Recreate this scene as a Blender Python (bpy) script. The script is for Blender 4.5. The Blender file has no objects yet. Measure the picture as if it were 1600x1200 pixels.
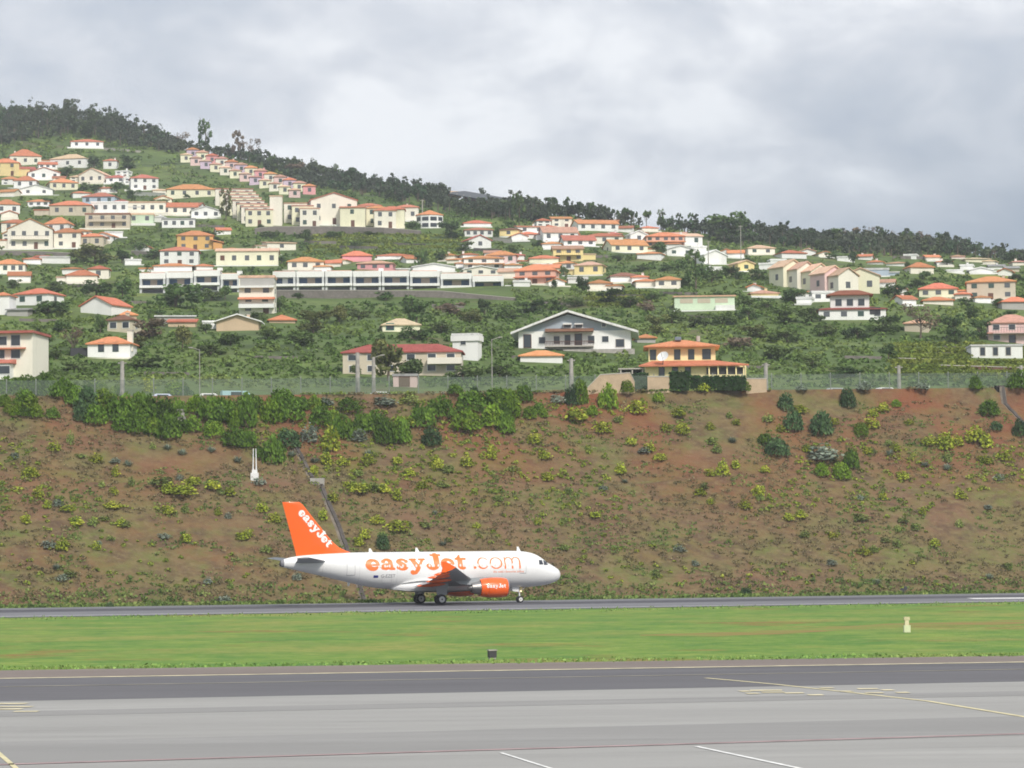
import bpy, math, random
import numpy as np
from math import sin, cos, tan, pi, radians, sqrt, atan2

scene = bpy.context.scene
COL = scene.collection
# ------------------------------------------------------------------ camera
F = 4650.0            # focal length in pixels of a 1600 px wide frame
CAMH = 6.0
PITCH = math.atan(261.0 / F)
ROLL = 0.0098
fwd = np.array([0, cos(PITCH), sin(PITCH)])
r0 = np.array([1.0, 0, 0]); u0 = np.array([0, -sin(PITCH), cos(PITCH)])
right = cos(ROLL) * r0 - sin(ROLL) * u0
up = sin(ROLL) * r0 + cos(ROLL) * u0
cd = bpy.data.cameras.new('camera'); cam = bpy.data.objects.new('camera', cd); COL.objects.link(cam)
from mathutils import Matrix, Vector
M4 = Matrix(((right[0], up[0], -fwd[0], 0), (right[1], up[1], -fwd[1], 0), (right[2], up[2], -fwd[2], CAMH), (0, 0, 0, 1)))
cam.matrix_world = M4
cd.sensor_width = 36.0; cd.lens = 36.0 * F / 1600.0
cd.clip_start = 1.0; cd.clip_end = 20000.0
cd.dof.use_dof = False; scene.cycles.filter_width = 1.75
scene.camera = cam
scene.render.resolution_x = 1024; scene.render.resolution_y = 768
scene.view_settings.view_transform = 'Standard'; scene.view_settings.look = 'None'
scene.view_settings.exposure = 0.42; scene.view_settings.gamma = 1.0
try:
    scene.cycles.use_denoising = True
    scene.cycles.volume_bounces = 0; scene.cycles.max_bounces = 5; scene.cycles.transparent_max_bounces = 12
    scene.cycles.volume_step_rate = 10
except Exception: pass

# ------------------------------------------------------------------ light and sky
SUN_EL, SUN_AZ = radians(42), radians(152)   # azimuth clockwise from +Y: behind the camera, to its right
sd = bpy.data.lights.new('sun', 'SUN'); sun = bpy.data.objects.new('sun', sd); COL.objects.link(sun)
sd.energy = 2.8; sd.angle = radians(10); sd.color = (1.0, 0.94, 0.84)
sdir = Vector((sin(SUN_AZ) * cos(SUN_EL), cos(SUN_AZ) * cos(SUN_EL), sin(SUN_EL)))
sun.rotation_euler = sdir.to_track_quat('Z', 'Y').to_euler()
w = bpy.data.worlds.new('World'); scene.world = w; w.use_nodes = True
nt = w.node_tree; nt.nodes.clear()
def N(nt, t, **kw):
    n = nt.nodes.new(t)
    for k, v in kw.items():
        if k.startswith('i_'): n.inputs[k[2:].replace('_', ' ')].default_value = v
        else: setattr(n, k, v)
    return n
def ramp(nt, stops, src=None, interp='LINEAR'):
    r = nt.nodes.new('ShaderNodeValToRGB'); r.color_ramp.interpolation = interp
    e = r.color_ramp.elements
    while len(e) < len(stops): e.new(0.5)
    for k, (p, c) in enumerate(stops):
        e[k].position = p
        e[k].color = (c[0], c[1], c[2], 1) if isinstance(c, (tuple, list)) else (c, c, c, 1)
    if src is not None: nt.links.new(src, r.inputs[0])
    return r
L = nt.links.new
out = N(nt, 'ShaderNodeOutputWorld'); bg = N(nt, 'ShaderNodeBackground')
sky = N(nt, 'ShaderNodeTexSky', sky_type='NISHITA', sun_disc=False, sun_elevation=SUN_EL, sun_rotation=SUN_AZ)
tc = N(nt, 'ShaderNodeTexCoord')
mp = N(nt, 'ShaderNodeMapping'); mp.inputs['Scale'].default_value = (1.0, 1.0, 1.9)
mp.inputs['Location'].default_value = (0.35, 0.0, 0.12)
L(tc.outputs['Generated'], mp.inputs[0])
n1 = N(nt, 'ShaderNodeTexNoise'); n1.inputs['Scale'].default_value = 15; n1.inputs['Detail'].default_value = 8; n1.inputs['Roughness'].default_value = 0.55
n1.inputs['Distortion'].default_value = 0.25
L(mp.outputs[0], n1.inputs['Vector'])
vd = N(nt, 'ShaderNodeVectorMath', operation='DISTANCE'); L(tc.outputs['Generated'], vd.inputs[0]); vd.inputs[1].default_value = (0.035, 0.985, 0.155)
mb = N(nt, 'ShaderNodeMapRange', interpolation_type='SMOOTHSTEP'); mb.inputs['From Min'].default_value = 0.17; mb.inputs['From Max'].default_value = 0.0; mb.inputs['To Max'].default_value = 0.125; L(vd.outputs['Value'], mb.inputs['Value'])
ad = N(nt, 'ShaderNodeMath', operation='ADD'); L(n1.outputs['Fac'], ad.inputs[0]); L(mb.outputs[0], ad.inputs[1])
cl = ramp(nt, [(0.34, (0.45, 0.495, 0.575)), (0.46, (0.54, 0.575, 0.635)), (0.56, (0.66, 0.68, 0.725)), (0.68, (0.87, 0.88, 0.90))], ad.outputs[0])
# clouds darker and bluer low down toward the east (+X), as on the day
sx = N(nt, 'ShaderNodeSeparateXYZ'); L(tc.outputs['Generated'], sx.inputs[0])
ma = N(nt, 'ShaderNodeMapRange'); ma.inputs['From Min'].default_value = -0.04; ma.inputs['From Max'].default_value = 0.24; L(sx.outputs['X'], ma.inputs['Value'])
mz = N(nt, 'ShaderNodeMapRange'); mz.inputs['From Min'].default_value = 0.165; mz.inputs['From Max'].default_value = 0.085; L(sx.outputs['Z'], mz.inputs['Value'])
mm = N(nt, 'ShaderNodeMath', operation='MULTIPLY'); L(ma.outputs[0], mm.inputs[0]); L(mz.outputs[0], mm.inputs[1])
mx = N(nt, 'ShaderNodeMix', data_type='RGBA', blend_type='MULTIPLY'); L(mm.outputs[0], mx.inputs['Factor']); L(cl.outputs[0], mx.inputs['A']); mx.inputs['B'].default_value = (0.30, 0.39, 0.49, 1)
# thin blue through the cloud
sk = N(nt, 'ShaderNodeVectorMath', operation='SCALE'); sk.inputs['Scale'].default_value = 0.10; L(sky.outputs[0], sk.inputs[0])
m2 = N(nt, 'ShaderNodeMix', data_type='RGBA'); m2.inputs['Factor'].default_value = 0.90; L(sk.outputs[0], m2.inputs['A']); L(mx.outputs['Result'], m2.inputs['B'])
L(m2.outputs['Result'], bg.inputs['Color']); bg.inputs['Strength'].default_value = 1.0
L(bg.outputs[0], out.inputs[0])

# ------------------------------------------------------------------ picture <-> place
def ray(px, py):
    d = fwd + (px - 800) / F * right + (600 - py) / F * up
    return d / d[1]
def ground(px, py, z=0.0):
    d = ray(px, py); t = (z - CAMH) / d[2]
    return Vector((d[0] * t, t, z))
def proj(p):
    q = np.array([p[0], p[1], p[2] - CAMH]); dz = q @ fwd
    return 800 + F * (q @ right) / dz, 600 - F * (q @ up) / dz

# ------------------------------------------------------------------ helpers
def link(o, parent=None):
    COL.objects.link(o)
    if parent is not None: o.parent = parent
    return o
def tag(o, label=None, cat=None, group=None, kind=None):
    if label: o['label'] = label
    if cat: o['category'] = cat
    if group: o['group'] = group
    if kind: o['kind'] = kind
    return o
def empty(name, loc=(0, 0, 0), rz=0, label=None, cat=None, group=None):
    o = bpy.data.objects.new(name, None); o.empty_display_size = 0.5
    COL.objects.link(o); o.location = loc; o.rotation_euler = (0, 0, rz)
    return tag(o, label, cat, group)
class MB:
    """collects faces for one mesh"""
    def __init__(s): s.v = []; s.f = []; s.m = []; s.mats = []; s.sm = False
    def mi(s, m):
        if m not in s.mats: s.mats.append(m)
        return s.mats.index(m)
    def poly(s, pts, m):
        b = len(s.v); s.v += [tuple(p) for p in pts]; s.f.append(tuple(range(b, b + len(pts)))); s.m.append(s.mi(m))
    def box(s, x0, x1, y0, y1, z0, z1, m):
        b = len(s.v); k = s.mi(m)
        s.v += [(x0, y0, z0), (x1, y0, z0), (x1, y1, z0), (x0, y1, z0), (x0, y0, z1), (x1, y0, z1), (x1, y1, z1), (x0, y1, z1)]
        for f in ((0, 3, 2, 1), (4, 5, 6, 7), (0, 1, 5, 4), (1, 2, 6, 5), (2, 3, 7, 6), (3, 0, 4, 7)):
            s.f.append(tuple(b + q for q in f)); s.m.append(k)
        return s
    def cone(s, p0, p1, r0_, r1_, m, n=10, caps=True):
        p0 = Vector(p0); p1 = Vector(p1); d = (p1 - p0)
        if d.length < 1e-6: return s
        d.normalize(); a = d.orthogonal().normalized(); c = d.cross(a); b = len(s.v); k = s.mi(m)
        for p, r in ((p0, r0_), (p1, r1_)):
            for i in range(n):
                t = 2 * pi * i / n; s.v.append(tuple(p + a * (r * cos(t)) + c * (r * sin(t))))
        for i in range(n):
            j = (i + 1) % n; s.f.append((b + i, b + j, b + n + j, b + n + i)); s.m.append(k)
        if caps:
            s.f.append(tuple(b + i for i in range(n))[::-1]); s.m.append(k)
            s.f.append(tuple(b + n + i for i in range(n))); s.m.append(k)
        return s
    def loft(s, rings, m, caps=True, closed=True):
        n = len(rings[0]); b = len(s.v); k = s.mi(m)
        for r in rings: s.v += [tuple(p) for p in r]
        for i in range(len(rings) - 1):
            for j in range(n if closed else n - 1):
                j2 = (j + 1) % n
                s.f.append((b + i * n + j, b + i * n + j2, b + (i + 1) * n + j2, b + (i + 1) * n + j)); s.m.append(k)
        if caps:
            s.f.append(tuple(b + j for j in range(n))[::-1]); s.m.append(k)
            s.f.append(tuple(b + (len(rings) - 1) * n + j for j in range(n))); s.m.append(k)
        return s
    def prism(s, prof, y0, y1, m):
        """profile in x,z swept along y"""
        return s.loft([[(x, y0, z) for x, z in prof], [(x, y1, z) for x, z in prof]], m)
    def build(s, name, parent=None, smooth=False, loc=None):
        me = bpy.data.meshes.new(name); me.from_pydata(s.v, [], s.f)
        for m in s.mats: me.materials.append(m)
        me.polygons.foreach_set('material_index', s.m)
        if smooth:
            me.polygons.foreach_set('use_smooth', [True] * len(s.f))
            try: me.set_sharp_from_angle(angle=radians(38))
            except Exception: pass
        me.update()
        o = bpy.data.objects.new(name, me); link(o, parent)
        if loc is not None: o.location = loc
        return o
def quads_mesh(name, V, mats, midx=None):
    """V: (n,4,3) array of loose quads"""
    n = len(V); me = bpy.data.meshes.new(name)
    me.vertices.add(n * 4); me.vertices.foreach_set('co', V.astype(np.float32).ravel())
    me.loops.add(n * 4); me.loops.foreach_set('vertex_index', np.arange(n * 4, dtype=np.int32))
    me.polygons.add(n); me.polygons.foreach_set('loop_start', np.arange(0, n * 4, 4, dtype=np.int32))
    try: me.polygons.foreach_set('loop_total', np.full(n, 4, dtype=np.int32))
    except Exception: pass
    for m in mats: me.materials.append(m)
    if midx is not None: me.polygons.foreach_set('material_index', np.asarray(midx, dtype=np.int32))
    me.update(calc_edges=True); me.validate()
    return me
def leaves(rng, P, size, out_c=None, flat=0.0, upb=0.0, asp=1.0):
    """a leaf card at each point of P: (n,4,3)"""
    n = len(P); nrm = rng.normal(size=(n, 3))
    if out_c is not None: 
        o = P - out_c; o /= (np.linalg.norm(o, axis=1, keepdims=True) + 1e-6); nrm = nrm * 0.6 + o
    nrm[:, 2] += flat
    nrm /= np.linalg.norm(nrm, axis=1, keepdims=True)
    t = np.cross(nrm, rng.normal(size=(n, 3))); t /= (np.linalg.norm(t, axis=1, keepdims=True) + 1e-9)
    if upb: 
        t = t * (1 - upb) + np.array([0, 0, upb]) ; t /= (np.linalg.norm(t, axis=1, keepdims=True) + 1e-9)
    b = np.cross(nrm, t); b /= (np.linalg.norm(b, axis=1, keepdims=True) + 1e-9)
    s = (np.asarray(size) * rng.uniform(0.6, 1.3, n))[:, None]
    t = t * s * asp; b = b * s
    return np.stack([P - t - b * 0.6, P + t * 0.2 - b, P + t + b * 0.5, P - t * 0.3 + b], axis=1)

# ------------------------------------------------------------------ materials
MATS = {}
def mat(name, col, rough=0.75, metal=0.0, var=0.0, vscale=1.0, spec=0.35, coat=0.0, bump=0.0, bscale=5.0):
    key = (name,)
    if key in MATS: return MATS[key]
    m = bpy.data.materials.new(name); m.use_nodes = True; t = m.node_tree; b = t.nodes['Principled BSDF']
    b.inputs['Base Color'].default_value = (*col, 1); b.inputs['Roughness'].default_value = rough; b.inputs['Metallic'].default_value = metal
    b.inputs['Specular IOR Level'].default_value = spec
    if coat: b.inputs['Coat Weight'].default_value = coat; b.inputs['Coat Roughness'].default_value = 0.08
    if var or bump:
        g = N(t, 'ShaderNodeNewGeometry'); n = N(t, 'ShaderNodeTexNoise'); n.inputs['Scale'].default_value = vscale; n.inputs['Detail'].default_value = 5
        t.links.new(g.outputs['Position'], n.inputs['Vector'])
        if var:
            lo = tuple(max(0, c * (1 - var)) for c in col); hi = tuple(min(1, c * (1 + var)) for c in col)
            r = ramp(t, [(0.3, lo), (0.7, hi)], n.outputs['Fac']); t.links.new(r.outputs[0], b.inputs['Base Color'])
        if bump:
            n2 = N(t, 'ShaderNodeTexNoise'); n2.inputs['Scale'].default_value = bscale; n2.inputs['Detail'].default_value = 4
            t.links.new(g.outputs['Position'], n2.inputs['Vector'])
            bp = N(t, 'ShaderNodeBump'); bp.inputs['Strength'].default_value = bump; bp.inputs['Distance'].default_value = 0.3
            t.links.new(n2.outputs['Fac'], bp.inputs['Height']); t.links.new(bp.outputs[0], b.inputs['Normal'])
    MATS[key] = m
    return m
def patchy(name, layers, rough=0.95, stretch=(1, 1, 1), bump=0.0, bscale=3.0):
    """layers: base colour then (colour, noise scale, low, high, seed) over it"""
    m = bpy.data.materials.new(name); m.use_nodes = True; t = m.node_tree; b = t.nodes['Principled BSDF']
    b.inputs['Roughness'].default_value = rough; b.inputs['Specular IOR Level'].default_value = 0.15
    g = N(t, 'ShaderNodeNewGeometry'); mp = N(t, 'ShaderNodeMapping'); mp.inputs['Scale'].default_value = stretch
    t.links.new(g.outputs['Position'], mp.inputs[0])
    cur = None
    for k, l in enumerate(layers):
        if k == 0:
            cur = l; continue
        c, sc, lo, hi, seed = l
        n = N(t, 'ShaderNodeTexNoise', noise_dimensions='4D'); n.inputs['Scale'].default_value = sc; n.inputs['Detail'].default_value = 6; n.inputs['W'].default_value = seed; n.inputs['Roughness'].default_value = 0.6
        t.links.new(mp.outputs[0], n.inputs['Vector'])
        r = ramp(t, [(lo, 0.0), (hi, 1.0)], n.outputs['Fac'])
        mx = N(t, 'ShaderNodeMix', data_type='RGBA'); t.links.new(r.outputs[0], mx.inputs['Factor'])
        if isinstance(cur, tuple): mx.inputs['A'].default_value = (*cur, 1)
        else: t.links.new(cur, mx.inputs['A'])
        mx.inputs['B'].default_value = (*c, 1); cur = mx.outputs['Result']
    t.links.new(cur, b.inputs['Base Color'])
    if bump:
        n2 = N(t, 'ShaderNodeTexNoise'); n2.inputs['Scale'].default_value = bscale; n2.inputs['Detail'].default_value = 5
        t.links.new(g.outputs['Position'], n2.inputs['Vector'])
        bp = N(t, 'ShaderNodeBump'); bp.inputs['Strength'].default_value = bump; bp.inputs['Distance'].default_value = 0.5
        t.links.new(n2.outputs['Fac'], bp.inputs['Height']); t.links.new(bp.outputs[0], b.inputs['Normal'])
    return m
def foliage(name, c1, c2, c3, scale=0.12, obj=False):
    m = bpy.data.materials.new(name); m.use_nodes = True; t = m.node_tree; b = t.nodes['Principled BSDF']
    b.inputs['Roughness'].default_value = 0.8; b.inputs['Specular IOR Level'].default_value = 0.15
    g = N(t, 'ShaderNodeNewGeometry'); n = N(t, 'ShaderNodeTexNoise'); n.inputs['Scale'].default_value = scale; n.inputs['Detail'].default_value = 4
    t.links.new(g.outputs['Position'], n.inputs['Vector'])
    r = ramp(t, [(0.32, c1), (0.5, c2), (0.68, c3)], n.outputs['Fac'])
    hs = N(t, 'ShaderNodeHueSaturation'); t.links.new(r.outputs[0], hs.inputs['Color'])
    mr = N(t, 'ShaderNodeMapRange'); mr.inputs['To Min'].default_value = 0.6; mr.inputs['To Max'].default_value = 1.5
    t.links.new(g.outputs['Random Per Island'], mr.inputs['Value'])
    if obj:
        oi = N(t, 'ShaderNodeObjectInfo'); m3 = N(t, 'ShaderNodeMapRange'); m3.inputs['To Min'].default_value = 0.7; m3.inputs['To Max'].default_value = 1.35
        t.links.new(oi.outputs['Random'], m3.inputs['Value'])
        ml = N(t, 'ShaderNodeMath', operation='MULTIPLY'); t.links.new(mr.outputs[0], ml.inputs[0]); t.links.new(m3.outputs[0], ml.inputs[1])
        t.links.new(ml.outputs[0], hs.inputs['Value'])
    else: t.links.new(mr.outputs[0], hs.inputs['Value'])
    t.links.new(hs.outputs[0], b.inputs['Base Color'])
    # thin leaves let some light through
    tr = N(t, 'ShaderNodeBsdfTranslucent'); t.links.new(hs.outputs[0], tr.inputs['Color'])
    ms = N(t, 'ShaderNodeMixShader'); ms.inputs[0].default_value = 0.25
    o = t.nodes['Material Output']; t.links.new(b.outputs[0], ms.inputs[1]); t.links.new(tr.outputs[0], ms.inputs[2]); t.links.new(ms.outputs[0], o.inputs[0])
    return m
def vary(m, lo=.85, hi=1.12, hue=.012):
    t = m.node_tree; b = t.nodes['Principled BSDF']; hs = N(t, 'ShaderNodeHueSaturation'); oi = N(t, 'ShaderNodeObjectInfo')
    if b.inputs['Base Color'].links: t.links.new(b.inputs['Base Color'].links[0].from_socket, hs.inputs['Color'])
    else: hs.inputs['Color'].default_value = b.inputs['Base Color'].default_value
    a = N(t, 'ShaderNodeMapRange'); a.inputs['To Min'].default_value = lo; a.inputs['To Max'].default_value = hi; t.links.new(oi.outputs['Random'], a.inputs['Value']); t.links.new(a.outputs[0], hs.inputs['Value'])
    m2 = N(t, 'ShaderNodeMath', operation='MULTIPLY_ADD'); m2.inputs[1].default_value = 7.31; t.links.new(oi.outputs['Random'], m2.inputs[0]); fr = N(t, 'ShaderNodeMath', operation='FRACT'); t.links.new(m2.outputs[0], fr.inputs[0])
    c = N(t, 'ShaderNodeMapRange'); c.inputs['To Min'].default_value = .5 - hue; c.inputs['To Max'].default_value = .5 + hue; t.links.new(fr.outputs[0], c.inputs['Value']); t.links.new(c.outputs[0], hs.inputs['Hue'])
    t.links.new(hs.outputs[0], b.inputs['Base Color']); return m
def rgb(r, g, b):
    f = lambda c: ((c / 255 + 0.055) / 1.055) ** 2.4 if c > 10 else c / 255 / 12.92
    return (f(r), f(g), f(b))

# ------------------------------------------------------------------ terrain
def vnoise(x, y, seed=0):
    """smooth value noise, vectorised"""
    xi = np.floor(x).astype(np.int64); yi = np.floor(y).astype(np.int64); fx = x - xi; fy = y - yi
    fx = fx * fx * (3 - 2 * fx); fy = fy * fy * (3 - 2 * fy)
    def h(a, b):
        v = (a * 374761393 + b * 668265263 + seed * 982451653) & 0x7fffffff
        v = ((v ^ (v >> 13)) * 1274126177) & 0x7fffffff
        return ((v ^ (v >> 16)) & 0xffff) / 65535.0
    return (h(xi, yi) * (1 - fx) + h(xi + 1, yi) * fx) * (1 - fy) + (h(xi, yi + 1) * (1 - fx) + h(xi + 1, yi + 1) * fx) * fy
gA = ground(0, 950.5); gB = ground(1600, 926.5)
MS = (gB.y - gA.y) / (gB.x - gA.x); CB = gA.y - MS * gA.x + 5.0       # foot of the bank: Y = CB + MS*X
CC = CB + 36.0; ZC = 26.6                                              # crest line and its height
DP = np.array([(0, 248), (4, 245), (7, 234), (15, 233), (20, 246), (35, 268), (80, 312), (150, 355), (250, 402), (330, 430), (420, 465), (500, 500), (580, 540), (660, 570), (800, 630), (920, 690), (1000, 722), (1400, 800)], float)
RP = np.array([(-500, 690), (0, 680), (100, 678), (200, 663), (300, 632), (420, 612), (500, 592), (600, 570), (700, 556), (800, 540), (900, 524), (1000, 507), (1100, 497), (1200, 492), (1300, 482), (1400, 477), (1480, 466), (1550, 455), (1600, 447), (2000, 425)], float)
def line_y(c, u): return c / (1 - MS * u)
def hillz(X, Y):
    X = np.asarray(X, float); Y = np.asarray(Y, float); u = X / Y
    yb = line_y(CB, u); yc = line_y(CC, u)
    # bank
    s = np.clip((Y - yb) / (yc - yb), -1, 1)
    zb = ZC * (s + 0.018 * np.sin(s * pi * 2) )
    bench = 0.55
    zb = ZC * np.where(s < bench, s * (0.565 / bench), np.where(s < bench + 0.05, 0.565, 0.565 + (s - bench - 0.05) * (0.435 / (0.95 - bench))))
    zb = zb + (vnoise(X * 0.12, Y * 0.2, 3) - 0.5) * 1.3 * np.clip(s * 4, 0, 1) * np.clip((1.05 - s) * 6, 0, 1)
    zb = np.where(Y < yb, -0.4, zb)
    # hill
    k = np.clip((u - 0.02) / 0.15, 0, 1); k = 1 + 0.22 * k * k * (3 - 2 * k)
    D = Y - yc; De = np.where(D > 60, 60 + (D - 60) / k, D)
    P = np.interp(De, DP[:, 0], DP[:, 1]); pr = np.interp(800 + u * F, RP[:, 0], RP[:, 1])
    over = np.clip(P - pr, 0, None)
    P2 = np.minimum(P, pr) - over * 0.9
    z = CAMH + Y * P2 / F
    amp = np.clip((D - 25) / 80, 0, 1)
    z = z + amp * ((vnoise(X * 0.012, Y * 0.015, 7) - 0.5) * 5 + (vnoise(X * 0.05, Y * 0.06, 9) - 0.5) * 1.6)
    # terraces
    st = 2.6; q = z / st + vnoise(X * 0.01, Y * 0.01, 5) * 2; fq = q - np.floor(q)
    z = z + amp * 0.5 * st * (np.clip(fq * 2.2, 0, 1) - fq) * np.clip(vnoise(X * 0.008, Y * 0.01, 11) * 1.8 - 0.4, 0, 1)
    return np.where(D < 0, zb, z)
YS = np.concatenate([np.linspace(330, 470, 560), np.linspace(470.5, 1900, 2860)])
_HC = {}
def hit(px, py):
    """where the line of sight through a picture point meets bank or hill"""
    d = ray(px, py); key = int(round(d[0] * F / 2))
    if key not in _HC:
        u = key * 2 / F; S = (hillz(u * YS, YS) - CAMH) / YS; _HC[key] = np.maximum.accumulate(S)
    R = _HC[key]; T = d[2]
    if T < 0 and ground(px, py).y < line_y(CB, d[0]): return ground(px, py)
    k = int(np.searchsorted(R, T)); k = min(k, int(np.searchsorted(R, R[-1])), len(YS) - 1); y = YS[k]
    return Vector((d[0] * y, y, float(hillz(d[0] * y, y))))
def terrain_mesh(name, us, rows, m, label):
    """rows(u) -> list of Y"""
    R = np.array([rows(u) for u in us]); U = np.repeat(us[:, None], R.shape[1], axis=1)
    X = U * R; Z = hillz(X, R); V = np.stack([X, R, Z], axis=-1).reshape(-1, 3)
    nu, ny = R.shape
    i, j = np.meshgrid(np.arange(nu - 1), np.arange(ny - 1), indexing='ij'); a = (i * ny + j).ravel()
    Fc = np.stack([a, a + ny, a + ny + 1, a + 1], axis=1)
    me = bpy.data.meshes.new(name); me.from_pydata(V.tolist(), [], Fc.tolist())
    me.materials.append(m); me.polygons.foreach_set('use_smooth', [True] * len(Fc)); me.update()
    o = bpy.data.objects.new(name, me); link(o); tag(o, label, kind='structure'); return o
# ------------------------------------------------------------------ setting: terrain
m_bank = patchy('bank_earth', [rgb(114, 90, 70), (rgb(110, 102, 66), 0.10, 0.38, 0.62, 1.0), (rgb(116, 80, 60), 0.05, 0.54, 0.70, 2.0), (rgb(98, 108, 58), 0.22, 0.46, 0.68, 3.0), (rgb(88, 72, 58), 0.6, 0.44, 0.68, 4.0), (rgb(124, 110, 80), 1.4, 0.50, 0.75, 5.0)], stretch=(0.7, 1, 1.4), bump=0.6, bscale=0.9)
m_hill = patchy('hill_scrub', [rgb(88, 108, 60), (rgb(110, 126, 68), 0.02, 0.45, 0.62, 11.0), (rgb(68, 84, 50), 0.05, 0.5, 0.62, 12.0), (rgb(106, 96, 72), 0.035, 0.58, 0.68, 13.0), (rgb(134, 142, 70), 0.018, 0.62, 0.72, 14.0), (rgb(78, 90, 54), 0.4, 0.45, 0.7, 15.0)], stretch=(1, 1, 3.5), bump=0.6, bscale=0.5)
def redder(m):
    t = m.node_tree; b = t.nodes['Principled BSDF']; src = b.inputs['Base Color'].links[0].from_socket
    g = N(t, 'ShaderNodeNewGeometry'); sx = N(t, 'ShaderNodeSeparateXYZ'); t.links.new(g.outputs['Position'], sx.inputs[0])
    n = N(t, 'ShaderNodeTexNoise'); n.inputs['Scale'].default_value = 0.09; n.inputs['Detail'].default_value = 6; t.links.new(g.outputs['Position'], n.inputs['Vector'])
    mr = N(t, 'ShaderNodeMapRange'); mr.inputs['From Min'].default_value = 9.0; mr.inputs['From Max'].default_value = 27.0; t.links.new(sx.outputs['Z'], mr.inputs['Value'])
    r = ramp(t, [(0.42, 0.0), (0.62, 0.8)], n.outputs['Fac']); ml = N(t, 'ShaderNodeMath', operation='MULTIPLY'); t.links.new(mr.outputs[0], ml.inputs[0]); t.links.new(r.outputs[0], ml.inputs[1])
    mx = N(t, 'ShaderNodeMix', data_type='RGBA'); t.links.new(ml.outputs[0], mx.inputs['Factor']); t.links.new(src, mx.inputs['A']); mx.inputs['B'].default_value = (*rgb(126, 74, 54), 1); t.links.new(mx.outputs['Result'], b.inputs['Base Color'])
redder(m_bank)
us = np.unique(np.round(np.concatenate([np.linspace(-0.60, -0.21, 40), np.linspace(-0.21, 0.21, 300), np.linspace(0.21, 0.60, 40)]), 5))
terrain_mesh('embankment', us, lambda u: np.concatenate([[line_y(CB, u) - 0.5], np.linspace(line_y(CB, u), line_y(CC, u) + 0.9, 66)]), m_bank, 'red brown earth bank with dry grass rising behind the runway')
terrain_mesh('road', us, lambda u: np.linspace(line_y(CC, u) + 0.9, line_y(CC, u) + 15, 16), mat('old_asphalt', (0.11, 0.11, 0.105), 0.9, var=0.2, vscale=0.5), 'road along the top of the bank behind the fence')
terrain_mesh('hillside', us, lambda u: np.concatenate([np.linspace(line_y(CC, u) + 15, 700, 150), np.linspace(702, 1100, 200), np.linspace(1103, 1500, 90), np.linspace(1520, 2400, 20)]), m_hill, 'green terraced hillside rising to the wooded ridge')

# ------------------------------------------------------------------ setting: airfield
def wline(a, b, e0=1.5, e1=1.5):
    """a line on the ground through two picture points, carried on past both"""
    A = ground(*a); B = ground(*b); d = B - A
    return A - d * e0, B + d * e1
def sheet(name, la, lb, z, m, label, e=1.5, nseg=1, parent=None):
    a0, a1 = wline(*la, e, e) ; b0, b1 = wline(*lb, e, e); b = MB()
    b.poly([(b0.x, b0.y, z), (b1.x, b1.y, z), (a1.x, a1.y, z), (a0.x, a0.y, z)], m)
    o = b.build(name, parent)
    if parent is None: tag(o, label, kind='structure')
    return o
m_grass = patchy('short_grass', [rgb(96, 132, 60), (rgb(132, 150, 72), 0.30, 0.38, 0.62, 21.0), (rgb(80, 120, 58), 0.5, 0.46, 0.66, 22.0), (rgb(142, 144, 78), 0.14, 0.50, 0.66, 23.0), (rgb(142, 104, 66), 0.16, 0.56, 0.66, 24.0), (rgb(88, 126, 54), 1.6, 0.45, 0.7, 25.0), (rgb(140, 152, 84), 2.2, 0.52, 0.75, 26.0)], stretch=(0.4, .4, 1), bump=0.5, bscale=2.5)
b = MB(); b.poly([(-6000, -3000, -0.03), (6000, -3000, -0.03), (6000, 9000, -0.03), (-6000, 9000, -0.03)], m_grass)
tag(b.build('ground'), 'flat green airfield grass between runway and taxiway', kind='structure')
b = MB(); ga = [ground(x, y) for x, y in ((1690, 966), (1560, 969), (1400, 973), (1240, 983), (1120, 988), (1000, 991))]; gb = [ground(x, y) for x, y in ((1690, 972), (1560, 975.5), (1400, 979), (1240, 989), (1120, 994), (1000, 993))]
m_path = patchy('worn_earth', [rgb(138, 116, 70), (rgb(116, 138, 64), 0.3, 0.42, 0.56, 61.0), (rgb(152, 108, 76), 0.5, 0.5, 0.7, 62.0)], stretch=(.3, 1, 1))
for i in range(len(ga) - 1): b.poly([(gb[i].x, gb[i].y, -.022), (ga[i].x, ga[i].y, -.022), (ga[i + 1].x, ga[i + 1].y, -.022), (gb[i + 1].x, gb[i + 1].y, -.022)][::-1], m_path)
tag(b.build('path'), 'worn brown earth track along the middle of the grass strip', kind='structure')
def tarmac(name, c, seed, jx=0.0, marks=0.25, light=None):
    m = patchy(name, [c, (tuple(x * (1 - marks) for x in c), 0.5, 0.42, 0.7, seed), (tuple(min(1, x * (1 + marks)) for x in c), 0.25, 0.5, 0.7, seed + 1), (tuple(x * 0.93 for x in c), 6.0, 0.45, 0.7, seed + 2)], rough=0.8, stretch=(0.10, .6, 1), bump=0.05, bscale=30)
    return m
m_rwy = tarmac('runway_asphalt', rgb(122, 122, 126), 31); m_rwd = tarmac('runway_dark', rgb(90, 90, 96), 35)
m_twy = tarmac('taxiway_asphalt', rgb(104, 103, 106), 41); m_shd = tarmac('shoulder_asphalt', rgb(128, 118, 112), 45)
m_apr = tarmac('apron_concrete', rgb(156, 155, 152), 51, marks=0.2); m_apd = tarmac('apron_concrete_worn', rgb(144, 143, 141), 55, marks=0.16)
m_wht = mat('white_paint', (0.72, 0.72, 0.70), 0.7, var=0.2, vscale=2.0); m_yel = mat('yellow_paint', (0.60, 0.54, 0.33), 0.7, var=0.2, vscale=2.0)
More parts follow.
